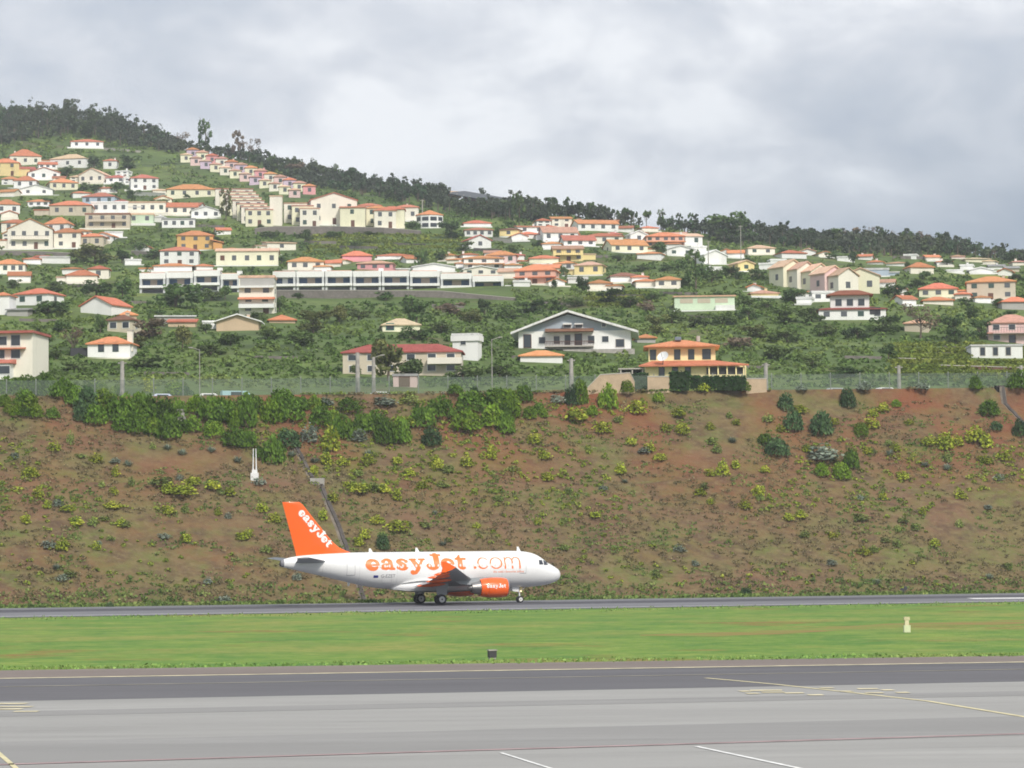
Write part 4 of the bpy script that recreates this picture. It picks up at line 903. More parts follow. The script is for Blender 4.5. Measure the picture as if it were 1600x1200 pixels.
# middle left
t, W, D, h = H(305, 391, 50, 371, 362, 'hip', 'ochre', 'orange', 'ochre orange house with an orange hip roof and side porch', 3, rows=2, rot=.1)
MB().box(W * .5, W * .5 + 2.6, -1, D * .6, -2, 2.2, wallm('orange')).build('porch', t); MB().loft([[(W * .42, y, 2.9), (W * .5 + 3.1, y, 2.0), (W * .5 + 3.1, y, 2.25), (W * .42, y, 3.15)] for y in (-1.4, D * .6)], tiles('orange')).build('porch_roof', t)
H(280, 415, 56, 392, 383, 'hip', 'white', 'red', 'white house with a red hip roof and low side wings under the ochre one', 3, rows=2, rot=.05)
H(270, 424, 56, 416, 409, 'hip', 'white', 'orange', 'low white house with a flat orange hip roof standing on the long white terrace', 3, rot=.05)
H(386, 415, 90, 392, 386, 'side', 'lemon', 'peach', 'long cream house with five upright windows and a pale roof', 5, rows=1, rot=.05, sh=m_brs, dep=60)
H(424, 398, 24, 392, 386, 'hip', 'rose', 'orange', 'rose coloured end with an orange roof attached right of the long cream house', 1, chim=False)
H(440, 391, 44, 381, 377, 'shed', 'cream', 'cream' if False else 'peach', 'cream outbuilding with a pale tilted roof above the long cream house', 1, rot=.3, chim=False)
H(478, 422, 54, 409, 399, 'hip', 'cream', 'orange', 'cream house with a broad orange hip roof on the long white terrace', 3, rot=.1)
H(520, 417, 22, 411, 406, 'side', 'cream', 'orange', 'low annexe with an orange roof beside the broad orange hip roof', 1, rot=0, chim=False)
H(558, 408, 44, 400, 390, 'hip', 'pink', 'orange', 'bright pink house with an orange roof', 2, rot=.1)
H(586, 422, 52, 412, 405, 'hip', 'pink', 'salmon', 'lower pink house with a salmon roof beside the pink one with the orange roof', 3, rot=-.05)
H(617, 404, 52, 400, 394, 'hip', 'white', 'orange', 'low white house with a long orange roof right of the pink houses', 3, rot=.05)
H(714, 411, 32, 406, 402, 'hip', 'cream', 'orange', 'small house with an orange roof left of the white house with a red balcony', 1)
H(678, 425, 64, 417, 412, 'gable', 'white', 'white', 'white house with a very low gable just behind the long white terrace', 4, rot=.1, chim=False)
H(752, 431, 54, 421, 416, 'gable', 'cream', 'white', 'pale house with a low gable behind the right end of the long white terrace', 3, rot=.1)
H(756, 421, 58, 404, 397, 'hip', 'white', 'orange', 'white two storey house with an orange roof and a red lower edge', 3, rows=2, rot=.05, band='roof')
H(783, 412, 44, 399, 390, 'hip', 'rose', 'orange', 'rose and white house with an orange roof behind the white one', 3, rot=-.1)
H(836, 444, 62, 423, 410, 'hip', 'salmon', 'orange', 'peach house with a large orange hip roof and a dark porch', 3, rows=2, rot=-.15, band='roof')
H(850, 412, 42, 404, 397, 'hip', 'lemon', 'orange', 'pale yellow house with an orange roof behind the peach house', 2)
H(881, 423, 34, 412, 406, 'hip', 'white', 'orange', 'white house with an orange roof between the peach and the yellow house', 2)
t, W, D, h = H(919, 430, 44, 415, 407, 'hip', 'yellow', 'peach', 'yellow house with a pale sandy hip roof on a white porch', 2, rot=-.2, chim=False)
MB().box(-W * .9, W * .55, -2, -.01, -3, -.1, wallm('white')).build('porch', t)
H(888, 408, 44, 389, 383, 'side', 'yellow', 'salmon', 'yellow house with two balconies and a salmon roof', 3, rows=2, rot=.05, balc=True)
H(920, 406, 24, 398, 396, 'flat', 'yellow', 'tan', 'lower yellow wing right of the yellow house with two balconies', 2, chim=False)
H(938, 453, 34, 443, 435, 'hip', 'cream', 'orange', 'small pale house with an orange hip roof by the dark round tree', 1)
H(978, 441, 46, 432, 424, 'hip', 'white', 'brown', 'white house with a brown red roof', 3, rot=.1)
H(1012, 449, 36, 440, 434, 'hip', 'cream', 'orange', 'lower half of the twin cream house with two orange roofs', 2, rot=.1)
H(1044, 450, 38, 438, 430, 'hip', 'cream', 'orange', 'higher half of the twin cream house with two orange roofs', 2, rot=-.1)
t, W, D, h = H(1101, 485, 88, 463, 457, 'shed', 'mint', 'salmon', 'long mint green house with a straight salmon roof and three boarded windows', 0, rot=-.05, chim=False)
for i in range(3): window(t, (-.30 + i * .29) * W, 0, h * .52, 2.6, .9, sh=mat('boards', (.50, .44, .34), .9), fr=False)
MB().box(W * .18, W * .5, -1.4, -.01, -2, .9, wallm('white')).build('porch', t)
# middle upper village
H(746, 354, 38, 350, 344, 'hip', 'white', 'orange', 'white house with an orange hip roof under the long dark shed', 2, rot=.1)
H(748, 370, 38, 361, 356, 'hip', 'white', 'red', 'white house with a flat red roof and four windows, under the long dark shed', 4, rot=.05)
H(795, 370, 29, 361, 357, 'hip', 'yellow', 'brown', 'small yellow house with a brown roof among dark trees', 1)
H(750, 388, 36, 377, 370, 'gable', 'white', 'red', 'white house with a sloping gable and a thin red roof edge', 1, rot=.35)
H(878, 355, 28, 343, 339, 'shed', 'cream', 'orange', 'tall cream house at the top of the middle village', 2, rows=2, rot=.1, chim=False)
H(935, 361, 60, 351, 344, 'side', 'white', 'orange', 'long white row house with an orange roof at the top of the middle village', 4, rot=.2)
H(831, 365, 40, 356, 352, 'shed', 'white', 'red', 'white house with a thin red roof at the left of the middle village', 2, rot=.15)
H(876, 377, 50, 365, 356, 'side', 'white', 'salmon', 'white house under a large salmon roof', 3, rot=.15)
H(906, 385, 46, 377, 369, 'side', 'white', 'red', 'white house with a red roof below the large salmon one', 3, rot=.15)
H(829, 373, 32, 367, 362, 'hip', 'white', 'orange', 'little white house with a low orange roof at the left of the middle village', 2)
H(944, 381, 52, 371, 364, 'hip', 'cream', 'orange', 'cream house with an orange roof in the middle of the village', 3)
H(984, 395, 60, 383, 373, 'side', 'lemon', 'orange', 'cream house with a long bright orange roof slope', 3, rot=.25)
H(1014, 406, 38, 397, 392, 'hip', 'white', 'orange', 'small white house with an orange roof below the long orange slope', 2)
H(1040, 387, 52, 372, 364, 'hip', 'salmon', 'orange', 'salmon house with two orange roof tiers and dark columns', 5, rows=2, rot=.05, band='roof')
H(998, 379, 26, 368, 363, 'gable', 'white', 'white', 'white gable behind the salmon house with two roof tiers', 1)
H(1078, 384, 38, 371, 365, 'shed', 'white', 'peach', 'white house with a pale tilted roof right of the salmon one', 2, rot=.2)
H(1016, 361, 26, 357, 353, 'hip', 'cream', 'orange', 'small orange roofed house highest in the middle village', 1)
H(1064, 400, 46, 390, 384, 'gable', 'white', 'white', 'bright white house with a curved low gable', 2, rot=.2, chim=False)
H(1118, 413, 42, 399, 391, 'gable', 'white', 'white', 'bright white slanted house right of a dark tree', 0, rot=.45, chim=False)
H(1190, 398, 42, 388, 381, 'hip', 'cream', 'peach', 'cream house with a sandy hip roof against the dark wood', 2, rot=.15)
H(1241, 404, 42, 396, 389, 'hip', 'white', 'orange', 'white house with an orange roof above the stepped cream row', 3)
H(1166, 424, 32, 412, 407, 'gable', 'yellow', 'peach', 'yellow house with a sandy roof left of the stepped cream row', 1, rot=.4)
H(1206, 421, 42, 413, 410, 'flat', 'white', 'white', 'white flat house left of the stepped cream row', 3, chim=False)
H(1195, 463, 42, 459, 452, 'hip', 'yellow', 'salmon', 'low yellow house with a long salmon roof behind bushes', 1, rot=.1)
H(1368, 437 - 5, 40, 422, 417, 'flat', 'blue', 'white', 'modern pale blue house with a flat white roof', 3, rot=-.1, chim=False)
H(1385, 447, 26, 441, 436, 'side', 'white', 'salmon', 'small white house with a dull pink roof at the end of the stepped cream row', 1)
H(1286, 471, 34, 458, 454, 'flat', 'white', 'white', 'white cube house above the house with two dark red roofs', 2, chim=False)
t, W, D, h = H(1332, 500, 98, 484, 476, 'hip', 'white', 'rust', 'white house with two tiers of dark red roofs', 4, rot=-.08, chim=False, dep=60)
MB().box(-W * .32, W * .26, 1.6, D * .8, h, h + 2.9, wallm('white')).build('upper_wall', t); R = hip_roof(W * .62, D * .6, h + 2.9, 1.2, .5, tiles('rust'), -W * .03, 1.2); R.build('upper_roof', t)
for i in range(3): window(t, -W * .2 + i * W * .17, 1.6, h + .9, 1.2, 1.3)
MB().box(W * .26, W * .42, -.06, .05, 1.0, 2.4, m_dark).build('porch_shade', t)  # dark panel on the wall, painted shade of the porch
t, W, D, h = H(1466, 465, 58, 452, 440, 'hip', 'lemon', 'orange', 'pale yellow house with a bright orange hip roof on the right slope', 3, rot=-.15, chim=False)
H(1466, 476, 44, 470, 462, 'hip', 'cream', 'orange', 'low annexe with an orange roof in front of the pale yellow house', 0, rot=-.05, chim=False)
H(1549, 469, 74, 441, 429, 'hip', 'beige', 'orange', 'tall pale house with an orange roof near the right edge', 3, rows=2, rot=-.15)
H(1590, 484, 46, 472, 462, 'hip', 'grey', 'orange', 'grey walled house with an orange roof at the right edge', 1, rot=.05)
H(1583, 536, 72, 505, 489, 'hip', 'rose', 'salmon', 'pink two storey house with a salmon roof and balcony at the right edge', 3, rows=2, rot=-.1, balc=True, band='roof')
t, W, D, h = H(1558, 560, 74, 541, 539, 'flat', 'white', 'white', 'long low white block with three dark windows below the pink house', 0, rot=-.03, chim=False)
for i in range(3): window(t, (-.28 + i * .25) * W, 0, .5, .75, 1.3, sh=m_trim)
H(1432, 519, 40, 506, 497, 'hip', 'beige', 'salmon', 'dull orange roofed house half hidden by a bare brown tree', 2)
H(1441, 428, 38, 418, 408, 'hip', 'cream', 'orange', 'cream house with an orange roof on the far right slope', 3, rot=.2)
H(1367, 413, 26, 410, 405, 'hip', 'white', 'orange', 'left one of two low orange roofs under the right wood', 2)
H(1400, 416, 32, 412, 408, 'hip', 'white', 'salmon', 'right one of two low roofs under the right wood, salmon', 2)
H(1497, 404, 20, 401, 397, 'hip', 'rose', 'salmon', 'far dull pink roof close to the right wood', 1)
H(1528, 410, 38, 405, 401, 'hip', 'lemon', 'tan', 'far pale yellow house close to the right wood', 2)
H(1533, 428, 34, 422, 418, 'gable', 'white', 'white', 'far white house with a low arched roof on the right slope', 1)
H(1558, 421, 24, 416, 413, 'side', 'white', 'grey', 'far white house with a grey roof near the right edge', 2)
H(1582, 424, 20, 419, 416, 'side', 'beige', 'grey', 'far beige house with a grey roof near the right edge', 1)
H(1492, 426, 24, 423, 421, 'flat', 'white', 'white', 'far low white wall house on the right slope', 0, chim=False)
# middle, lower
t, W, D, h = H(627, 519, 56, 509, 496, 'hip', 'lemon', 'tan', 'small cream house with a sandy roof and a green window, alone among trees', 0, rot=.1, chim=False)
window(t, -W * .3, 0, .4, 1.3, 1.1, sh=mat('green_paint', (.05, .22, .17), .5))
H(441, 505, 40, 501, 490, 'hip', 'tan', 'orange', 'hut with a burnt orange roof sunk among bushes', 0, rot=.1, chim=False)
t, W, D, h = H(628, 586, 170, 551, 535, 'hip', 'beige', 'rust', 'wide beige walled building with a long dark red roof behind trees', 6, rows=2, rot=-.03, chim=False, dep=75, band='roof' and False)
MB().box(W * .22, W * .5 + .2, -1.4, -.01, h * .46, h * .74, wallm('cream')).build('balcony', t)
t, W, D, h = H(727, 563, 40, 524, 522, 'flat', 'white', 'white', 'narrow white tower block beside the dark red roof', 0, rot=-.2, chim=False, dep=30)
window(t, -.3, 0, h * .62, .8, 1.4)
MB().box(-W / 2 - .25, W / 2 + .25, -.25, D + .25, h - .9, h - .05, wallm('white')).build('parapet', t)
t, W, D, h = H(633, 605, 34, 588, 584, 'flat', 'rose', 'grey', 'small pink shed with a dark red door beside the road', 0, rot=0, chim=False)
window(t, -.1, 0, .05, 1.6, 1.7, sh=m_brs, fr=False, door=True)
H(846, 567, 60, 557, 546, 'hip', 'white', 'orange', 'white annexe with a wide orange roof in front of the grey gabled house', 0, rot=.0, chim=False)
H(1010, 536, 28, 529, 521, 'hip', 'grey', 'orange', 'small orange roofed outbuilding between the grey gabled house and the yellow villa', 0, chim=False)
t, W, D, h = H(401, 491, 50, 434, 430, 'flat', 'cream', 'peach', 'narrow four storey cream house in front of the long white terrace', 2, rows=4, rot=.0, chim=False, dep=45)
MB().loft([[(-W / 2 - .2, -1.3, h * .40), (-W / 2 - .2, 0, h * .47), (-W / 2 - .2, 0, h * .40)], [(W / 2 + .2, -1.3, h * .40), (W / 2 + .2, 0, h * .47), (W / 2 + .2, 0, h * .40)]], tiles('orange')).build('canopy', t)
MB().box(-W * .5, W * .5, -1.2, -.01, h * .16, h * .27, wallm('white')).build('balcony', t); MB().box(-W * .5, W * .5, -.9, -.01, h * .72, h * .78, wallm('white')).build('ledge', t)
MB().box(-W * .46, W * .5, -.12, .0, h * .80, h * .985, wallm('grey')).build('grey_storey', t)

# ---- grey gabled house
p, k = place(898, 547); t = empty('gabled_house', p, -.05, 'large white house with a blue grey gable, white roof edge and brown balcony', 'house'); NEAR.append((898, 547, 190, 'the grey gabled house', p.y)); BOX.append((802, 1000, 486, 548, p.y))
W = 176 * k; ez = 30 * k; rz = 59 * k; D = 15; pk = -.06 * W
wm = wallm('white'); gm = mat('gable_blue_grey', (.36, .42, .48), .85, var=.06, vscale=.5)
b = MB().box(-W / 2, W / 2, 0, D, -4, ez, wm); b.build('wall', t)
b = MB(); b.loft([[(-W / 2, y, ez), (W / 2, y, ez), (pk, y, rz - .3)] for y in (.02, D - .02)], gm); b.build('gable', t)
tk = .35; sl = (rz - ez) / (W / 2)
b = MB()
for (xa, xb) in ((-W / 2 - 1.2, pk), (W / 2 + 1.2, pk)):
    za = ez - .5; b.loft([[(xa, y, za), (xb, y, rz), (xb, y, rz + tk), (xa, y, za + tk)] for y in (-1.3, D + .6)], tiles('white'))
rf = b.build('roof', t)
b = MB(); b.loft([[(x0, -2.0, 28 * k), (x0 + s_ * .0, 0, 34 * k), (x0, 0, 28 * k)] for x0, s_ in ((-W * .26, 1), (W * .17, -1))], tiles('brown')); b.build('awning_roof', t)
bal = MB().box(-W * .26, W * .17, -1.8, -.01, 4 * k, 6 * k, m_trim).build('balcony', t)
b = MB().box(-W * .26, W * .17, -1.8, -1.72, 12.2 * k, 13 * k, m_brs)
for i in range(34): x = -W * .26 + i * W * .43 / 33; b.box(x - .03, x + .03, -1.79, -1.73, 6 * k, 12.2 * k, m_brs)
b.build('railing', bal)
for (px, z0, w_, h_, s_) in ((824, 5, 1.1, 2.0, m_brs), (847, 11, 1.0, 1.0, None), (870, 10, .9, 1.2, None), (887, 8, .9, 1.6, None), (904, 6, 1.0, 1.9, m_brs), (924, 10, 1.0, 1.2, None), (946, 12, 1.0, .9, None), (969, 4, 1.3, 1.2, m_trim)):
    window(t, (px - 898) * k, 0, z0 * k, w_, h_, sh=s_)
for px in (887, 905): 
    window(t, (px - 898) * k, .02, 35 * k, 1.1, .7); MB().box((px - 898) * k - .7, (px - 898) * k + .7, -.9, 0, 39.5 * k, 41 * k, wm).build('awning', t)
window(t, (944 - 898) * k, .02, 36 * k, .6, .6)
MB().box(-W * .1, W / 2 + .6, -1.6, D * .8, -4.2, -.02, m_conc).build('plinth', t)

# ---- yellow villa
p, k = place(1066, 590); t = empty('villa', p, -.04, 'yellow villa with two tiers of orange roofs and a white satellite dish', 'villa'); NEAR.append((1066, 590, 160, 'the yellow villa', p.y)); BOX.append((1000, 1168, 528, 612, p.y))
ym = mat('villa_yellow', (.90, .76, .42), .9, var=.05, vscale=.4); X = lambda px: (px - 1066) * k
MB().box(X(1008), X(1166), 0, 9, -2, 18 * k, ym).build('wall', t); MB().box(X(1014), X(1119), 2.2, 9.5, 18 * k, 49 * k, ym).build('upper_wall', t)
R = hip_roof(105 * k, 8.5, 49 * k, 14 * k, .7, tiles('orange'), X(1066), 1.7); R.build('upper_roof', t)
b = MB(); zf = 18 * k; x0, x1 = X(998), X(1170)
b.loft([[(x0, -1.2, zf - .1), (x0, -1.2, zf + .1), (x0 + 2.0, 2.2, zf + .95), (x0 + 2, 2.2, zf)], [(x1, -1.2, zf - .1), (x1, -1.2, zf + .1), (x1 - 5.0, 2.2, zf + .95), (x1 - 5, 2.2, zf)]], tiles('orange')); b.build('lower_roof', t)
for px in (1021, 1059, 1081, 1105): window(t, X(px), 2.2, 30.5 * k, .75 if px < 1100 else 1.1, 1.35, sh=m_shut)
for px in (1034, 1055, 1075): window(t, X(px), 0, 4 * k, .7, 1.1, sh=m_shut)
MB().box(X(1104), X(1164), -.35, -.01, 2 * k, 15 * k, m_dark).build('veranda', t)  # dark slab on the wall, painting in the shade behind the columns
for px in (1108, 1122, 1136, 1150, 1162): MB().box(X(px) - .1, X(px) + .1, -.8, -.36, -.2, 17 * k, ym).build('column', t)
MB().box(X(1104), X(1164), -.7, -.36, -.2, 3.5 * k, ym).build('veranda_wall', t)
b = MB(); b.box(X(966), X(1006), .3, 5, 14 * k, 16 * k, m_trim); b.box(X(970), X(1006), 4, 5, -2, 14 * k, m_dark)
for px in (970, 988, 1004): b.box(X(px) - .1, X(px) + .1, .4, .6, -2, 14 * k, m_trim)
b.build('carport', t)
d = bpy.data.objects.new('satellite_dish', None); link(d, t); d.location = (X(1036), -1.0, 33 * k); d.rotation_euler = (radians(-35), 0, radians(-25))
b = MB(); b.loft([[(r * cos(a), q, r * sin(a)) for a in [2 * pi * i / 20 for i in range(20)]] for r, q in ((.02, .28), (.45, .2), (.85, 0), (.88, -.02))], m_white, caps=False); b.build('reflector', d, True)
MB().cone((0, .28, 0), (0, .9, -1.6), .06, .06, m_dark, 8).build('arm', d)
MB().cone((0, .2, -.5), (0, -.7, 0), .03, .03, m_dark, 6).build('feed', d)
MB().cone((X(1093), 5.5, 60 * k), (X(1093), 5.5, 69 * k), .3, .3, m_trim, 8).build('chimney', t)
MB().box(X(1056), X(1066), 4, 5.4, 62 * k, 67 * k, mat('solar_panel', (.18, .22, .28), .3)).build('solar_heater', t)
b = MB()

# walls of tan and grey stone, each one block
def wall_thing(pts, base, m, label, depth=.5, name='retaining_wall'):
    """pts: picture points along the top; base: rows along the foot"""
    P = [hit(x, base[i]) for i, (x, y) in enumerate(pts)]; o = empty(name, P[0], 0, label, 'wall'); o0 = P[0]; b = MB(); R = []
    for (x, y), q in zip(pts, P):
        zt = CAMH + ray(x, y)[2] * q.y - o0.z; zb = q.z - o0.z - 2.5; lx, ly = q.x - o0.x, q.y - o0.y
        R.append([(lx, ly, zb), (lx, ly, zt), (lx, ly + depth, zt), (lx, ly + depth, zb)])
    b.loft(R, m); b.build('masonry', o)
    b = MB(); b.loft([[(r[1][0], r[1][1] - .06, r[1][2]), (r[1][0], r[1][1] - .06, r[1][2] + .12), (r[2][0], r[2][1] + .06, r[2][2] + .12), (r[2][0], r[2][1] + .06, r[2][2])] for r in R], m_trim); b.build('coping', o)
m_tanw = mat('tan_render', (.46, .35, .24), .95, var=.15, vscale=.8); m_stone = patchy('grey_stone', [(.20, .18, .165), ((.14, .13, .115), .8, .4, .7, 7.), ((.27, .24, .22), 2.0, .5, .75, 8.)])
wall_thing([(916, 608), (938, 586), (985, 583), (992, 597), (992, 611)], [612, 612, 612, 612, 612], m_tanw, 'sloping tan retaining wall left of the hedge below the villa')
wall_thing([(1012, 589), (1046, 589)], [612, 612], m_tanw, 'short tan wall between the two green hedges below the villa')
wall_thing([(1166, 592), (1198, 592)], [612, 612], m_tanw, 'tan end wall at the right of the villa hedge, by a concrete pole')
wall_thing([(398, 357), (430, 354), (520, 354), (600, 356), (658, 361)], [366, 366, 366, 367, 368], m_stone, 'long grey stone retaining wall under the cream terraces')
wall_thing([(426, 454), (560, 454), (690, 455), (740, 460), (806, 466)], [466, 466, 466, 467, 470], m_stone, 'long grey stone wall carrying the long white terrace')
wall_thing([(205, 392), (245, 394)], [400, 401], m_stone, 'short brown terrace wall left of the white house with side wings')
wall_thing([(0, 392), (60, 393), (120, 396)], [399, 400, 402], m_stone, 'grey road wall under the big cream gabled house', .5)
wall_thing([(770, 371), (800, 374)], [378, 380], m_trim, 'pale garden wall below the small yellow house')
wall_thing([(162, 231), (190, 233), (222, 236)], [235, 236, 239], m_trim, 'thin pale wall running right from the highest white house')
wall_thing([(203, 299), (258, 302)], [305, 307], wallm('cream'), 'white terrace wall below the two storey house with the red hip roof')
for (pts, bs) in (([(1470, 571), (1540, 573), (1600, 575)], [577, 578, 580]), ([(1404, 560), (1470, 562)], [566, 567]), ([(1472, 581), (1600, 585)], [585, 588])):
    wall_thing(pts, bs, mat('terrace_earth', (.16, .085, .06), .95, var=.3, vscale=.6), {1470: 'upper brown terrace bank in the bright green fields at the right', 1404: 'short brown terrace bank left in the bright green fields', 1472: 'lower tan terrace bank in the bright green fields at the right'}[pts[0][0]], .8, 'terrace_bank')

# ---- long white terrace with blue shutters
p, k = place(510, 457); t = empty('terrace_block', p, .0, 'long white flat roofed terrace with blue shuttered balconies across the middle of the slope', 'terrace'); NEAR.append((600, 452, 380, 'the long white terrace', p.y)); BOX.append((215, 792, 416, 468, p.y))
m_bsh = mat('blue_shutter', (.07, .12, .22), .6, var=.15, vscale=1); m_curt = mat('curtain', (.50, .40, .34), .8); m_pil = mat('party_wall', (.52, .54, .54), .85); wt = wallm('white')
BAYS = [(217, 258, 424), (259, 301, 423), (302, 343, 420.5), (344, 374, 426), (426, 462, 423.5), (463, 507, 423.5), (508, 551, 423.5), (552, 596, 424), (597, 640, 424), (641, 688, 425), (689, 738, 429), (739, 788, 433.5)]
for i, (a, c, yt) in enumerate(BAYS):
    u = bpy.data.objects.new('unit', None); link(u, t)
    u.location = ((a + c) / 2 * k - 510 * k, 0, (457 - (yt + 27)) * k); hw = (c - a) / 2 * k
    MB().box(-hw, hw, 1.7, 9, -4, 25 * k, wt).build('wall', u)
    MB().box(-hw, hw, -.1, 9.2, 18 * k, 27 * k, wt).build('parapet', u); MB().box(-hw + .3, hw - .3, .6, 8.6, 27 * k, 28.4 * k, tiles('salmon')).build('roof', u)
    MB().box(-hw, hw, -.5, .05, 3.5 * k, 7.5 * k, wt).build('balcony', u); MB().box(-hw, hw, .05, 1.7, 3.5 * k, 4.5 * k, m_pil).build('balcony_floor', u)
    for s in (-1, 1):
        MB().box(s * (hw - .3) - .25, s * (hw - .3) + .25, -.12, 1.7, -2.5, 18 * k, m_pil).build('party_wall', u)
    MB().box(-hw + .6, -hw + .6 + hw * .55, 1.58, 1.68, 7 * k, 17 * k, m_bsh).build('shutter', u); MB().box(hw - .6 - hw * .5, hw - .6, 1.58, 1.68, 7 * k, 17 * k, m_bsh).build('shutter', u)
    MB().box(-hw * .38, hw * .38, 1.60, 1.66, 7 * k, 17 * k, m_curt if i != 4 else wt).build('curtain', u)
    MB().box(-hw + .7, hw - .7, 1.58, 1.68, -3.0 * k, 2.5 * k, m_glass).build('lower_window', u)
    if i in (2, 3, 5, 7, 9): MB().box(hw - .6, hw + .5, .5, 2.0, 27 * k, 31.5 * k, wt).build('chimney', u)
MB().box((790 - 510) * k, (800 - 510) * k, 0, 3, -4, 1.2, wt).build('end_wall', t)

# ---- estates of row houses
def unit_row(n, start, step, w, hpx, walls, roof, rc, label, group, dep=30, rot=0.0, cols=2, name='row_house', rh=5):
    for i in range(n):
        px = start[0] + step[0] * i; yb = start[1] + step[1] * i; ww = w[0] + (w[1] - w[0]) * i / max(n - 1, 1)
        t, W, D, h = H(px, yb, ww, yb - hpx, yb - hpx - rh, roof, walls[i % len(walls)], rc[i % len(rc)], label[i] if isinstance(label, list) else label.format(ORD[i], walls[i % len(walls)]), cols, rot=rot, dep=dep, name=name, cat='row house', chim=(i % 3 == 1), reg=False)
        t['group'] = group
ORD = ['first', 'second', 'third', 'fourth', 'fifth', 'sixth', 'seventh', 'eighth', 'ninth', 'tenth', 'eleventh', 'twelfth', 'thirteenth', 'fourteenth']
unit_row(13, (301, 247), (15.2, 4.75), (20, 21), 13, ['lilac', 'lemon', 'pink', 'cream', 'rose'], 'hip', ['orange', 'salmon'], '{1} house, {0} from the top in the upper line of the pastel row', 'pastel row houses stepping down the upper slope', dep=16, cols=1, rot=.12)
unit_row(12, (291, 254), (15.4, 5.0), (19, 19), 12, ['lemon', 'rose', 'lilac', 'lemon', 'cream'], 'hip', ['peach', 'salmon'], '{1} house, {0} from the top in the lower line of the pastel row', 'pastel row houses stepping down the upper slope', dep=16, cols=1, rot=.12, rh=4)
unit_row(8, (366, 322), (5.6, 4.6), (60, 44), 26, ['cream', 'lemon'], 'flat', ['salmon'], '{1} house, {0} from the top in the tight stack of cream terraces', 'stacked cream terrace houses with thin red roofs', dep=18, rot=.12, cols=3, rh=.9)
NEAR.append((392, 345, 70, 'the tight stack of cream terraces', 950)); NEAR.append((400, 280, 150, 'the pastel stepped row', 1100))
H(431, 353, 16, 313, 312, 'flat', 'cream', 'peach', 'tall narrow cream stair tower between the cream terraces', 0, chim=False, dep=18, rot=0)
unit_row(3, (462, 348), (11, 4), (38, 32), 30, ['cream', 'lemon'], 'flat', ['salmon'], ['rearmost cream terrace house right of the stair tower', 'middle cream terrace house right of the stair tower', 'front cream terrace house right of the stair tower'], 'cream terraces right of the stair tower', dep=22, rot=.1, rh=1.6)
H(522, 352, 66, 318, 308, 'gable', 'cream', 'red', 'large cream gable end of the estate above the grey stone wall', 3, rows=2, rot=.15, dep=60, chim=True)
H(551, 355, 33, 328, 324, 'shed', 'lemon', 'red', 'square cream block in front of the large cream gable', 1, rows=2, rot=0, dep=30, chim=False)
unit_row(3, (578, 350), (12, 3.5), (38, 36), 28, ['cream', 'lemon'], 'hip', ['red', 'orange'], ['rearmost cream house between the square block and the right block', 'middle cream house between the square block and the right block', 'front cream house between the square block and the right block'], 'cream houses in the right half of the estate', dep=28, rot=.1, rh=6)
H(612, 357, 34, 331, 325, 'hip', 'lemon', 'orange', 'square cream block with an orange roof at the right of the estate', 1, rows=2, rot=0, dep=30, chim=False)
H(636, 345, 30, 327, 322, 'hip', 'cream', 'red', 'cream house left of the round white block', 2, rot=0, dep=24)
p, k = place(671, 357); t = empty('round_house', p, 0, 'white polygonal house with an orange roof and two rows of dark windows', 'house'); NEAR.append((671, 357, 46, 'the polygonal white house', p.y)); BOX.append((647, 696, 324, 358, p.y))
r = 22 * k; n = 10; b = MB(); b.loft([[(r * cos(a), 4 + r * .8 * sin(a), z) for a in [2 * pi * (i + .5) / n for i in range(n)]] for z in (-3, 22 * k)], wallm('white')); b.build('wall', t)
b = MB(); b.loft([[(q * r * cos(a), 4 + q * r * .8 * sin(a), z) for a in [2 * pi * (i + .5) / n for i in range(n)]] for q, z in ((1.06, 22 * k), (1.06, 23 * k), (.05, 31 * k))], tiles('orange')); b.build('roof', t)
for zz in (3, 13):
    for i in range(5, 10):
        a0 = 2 * pi * (i + .5) / n; a1 = 2 * pi * (i + 1.5) / n
        if i == 9: continue
        m0 = Vector((r * 1.01 * cos(a0), 4 + r * .81 * sin(a0), 0)); m1 = Vector((r * 1.01 * cos(a1), 4 + r * .81 * sin(a1), 0)); b = MB()
        q0 = m0.lerp(m1, .12); q1 = m0.lerp(m1, .88); b.loft([[(q.x, q.y - .06, zz * k), (q.x, q.y - .06, (zz + 6) * k), (q.x, q.y + .2, (zz + 6) * k), (q.x, q.y + .2, zz * k)] for q in (q0, q1)], m_glass); b.build('window', t)
# stepped cream row at the right
unit_row(5, (1240, 448), (21.5, 3.2), (46, 46), 30, ['lemon', 'cream', 'lemon', 'rose', 'cream'], 'gable', ['peach'], ['left end house of the stepped cream row on the right slope', 'second house from the left of the stepped cream row', 'middle house of the stepped cream row', 'second house from the right of the stepped cream row', 'house beside the right end of the stepped cream row'], 'stepped cream row houses on the right slope', dep=40, rot=.5, cols=1, rh=12)
H(1345, 458, 56, 431, 419, 'gable', 'lemon', 'peach', 'large pale right end house of the stepped cream row with one balcony window', 2, rot=-.1, dep=36, chim=False)
NEAR.append((1290, 455, 130, 'the stepped cream row', 900))
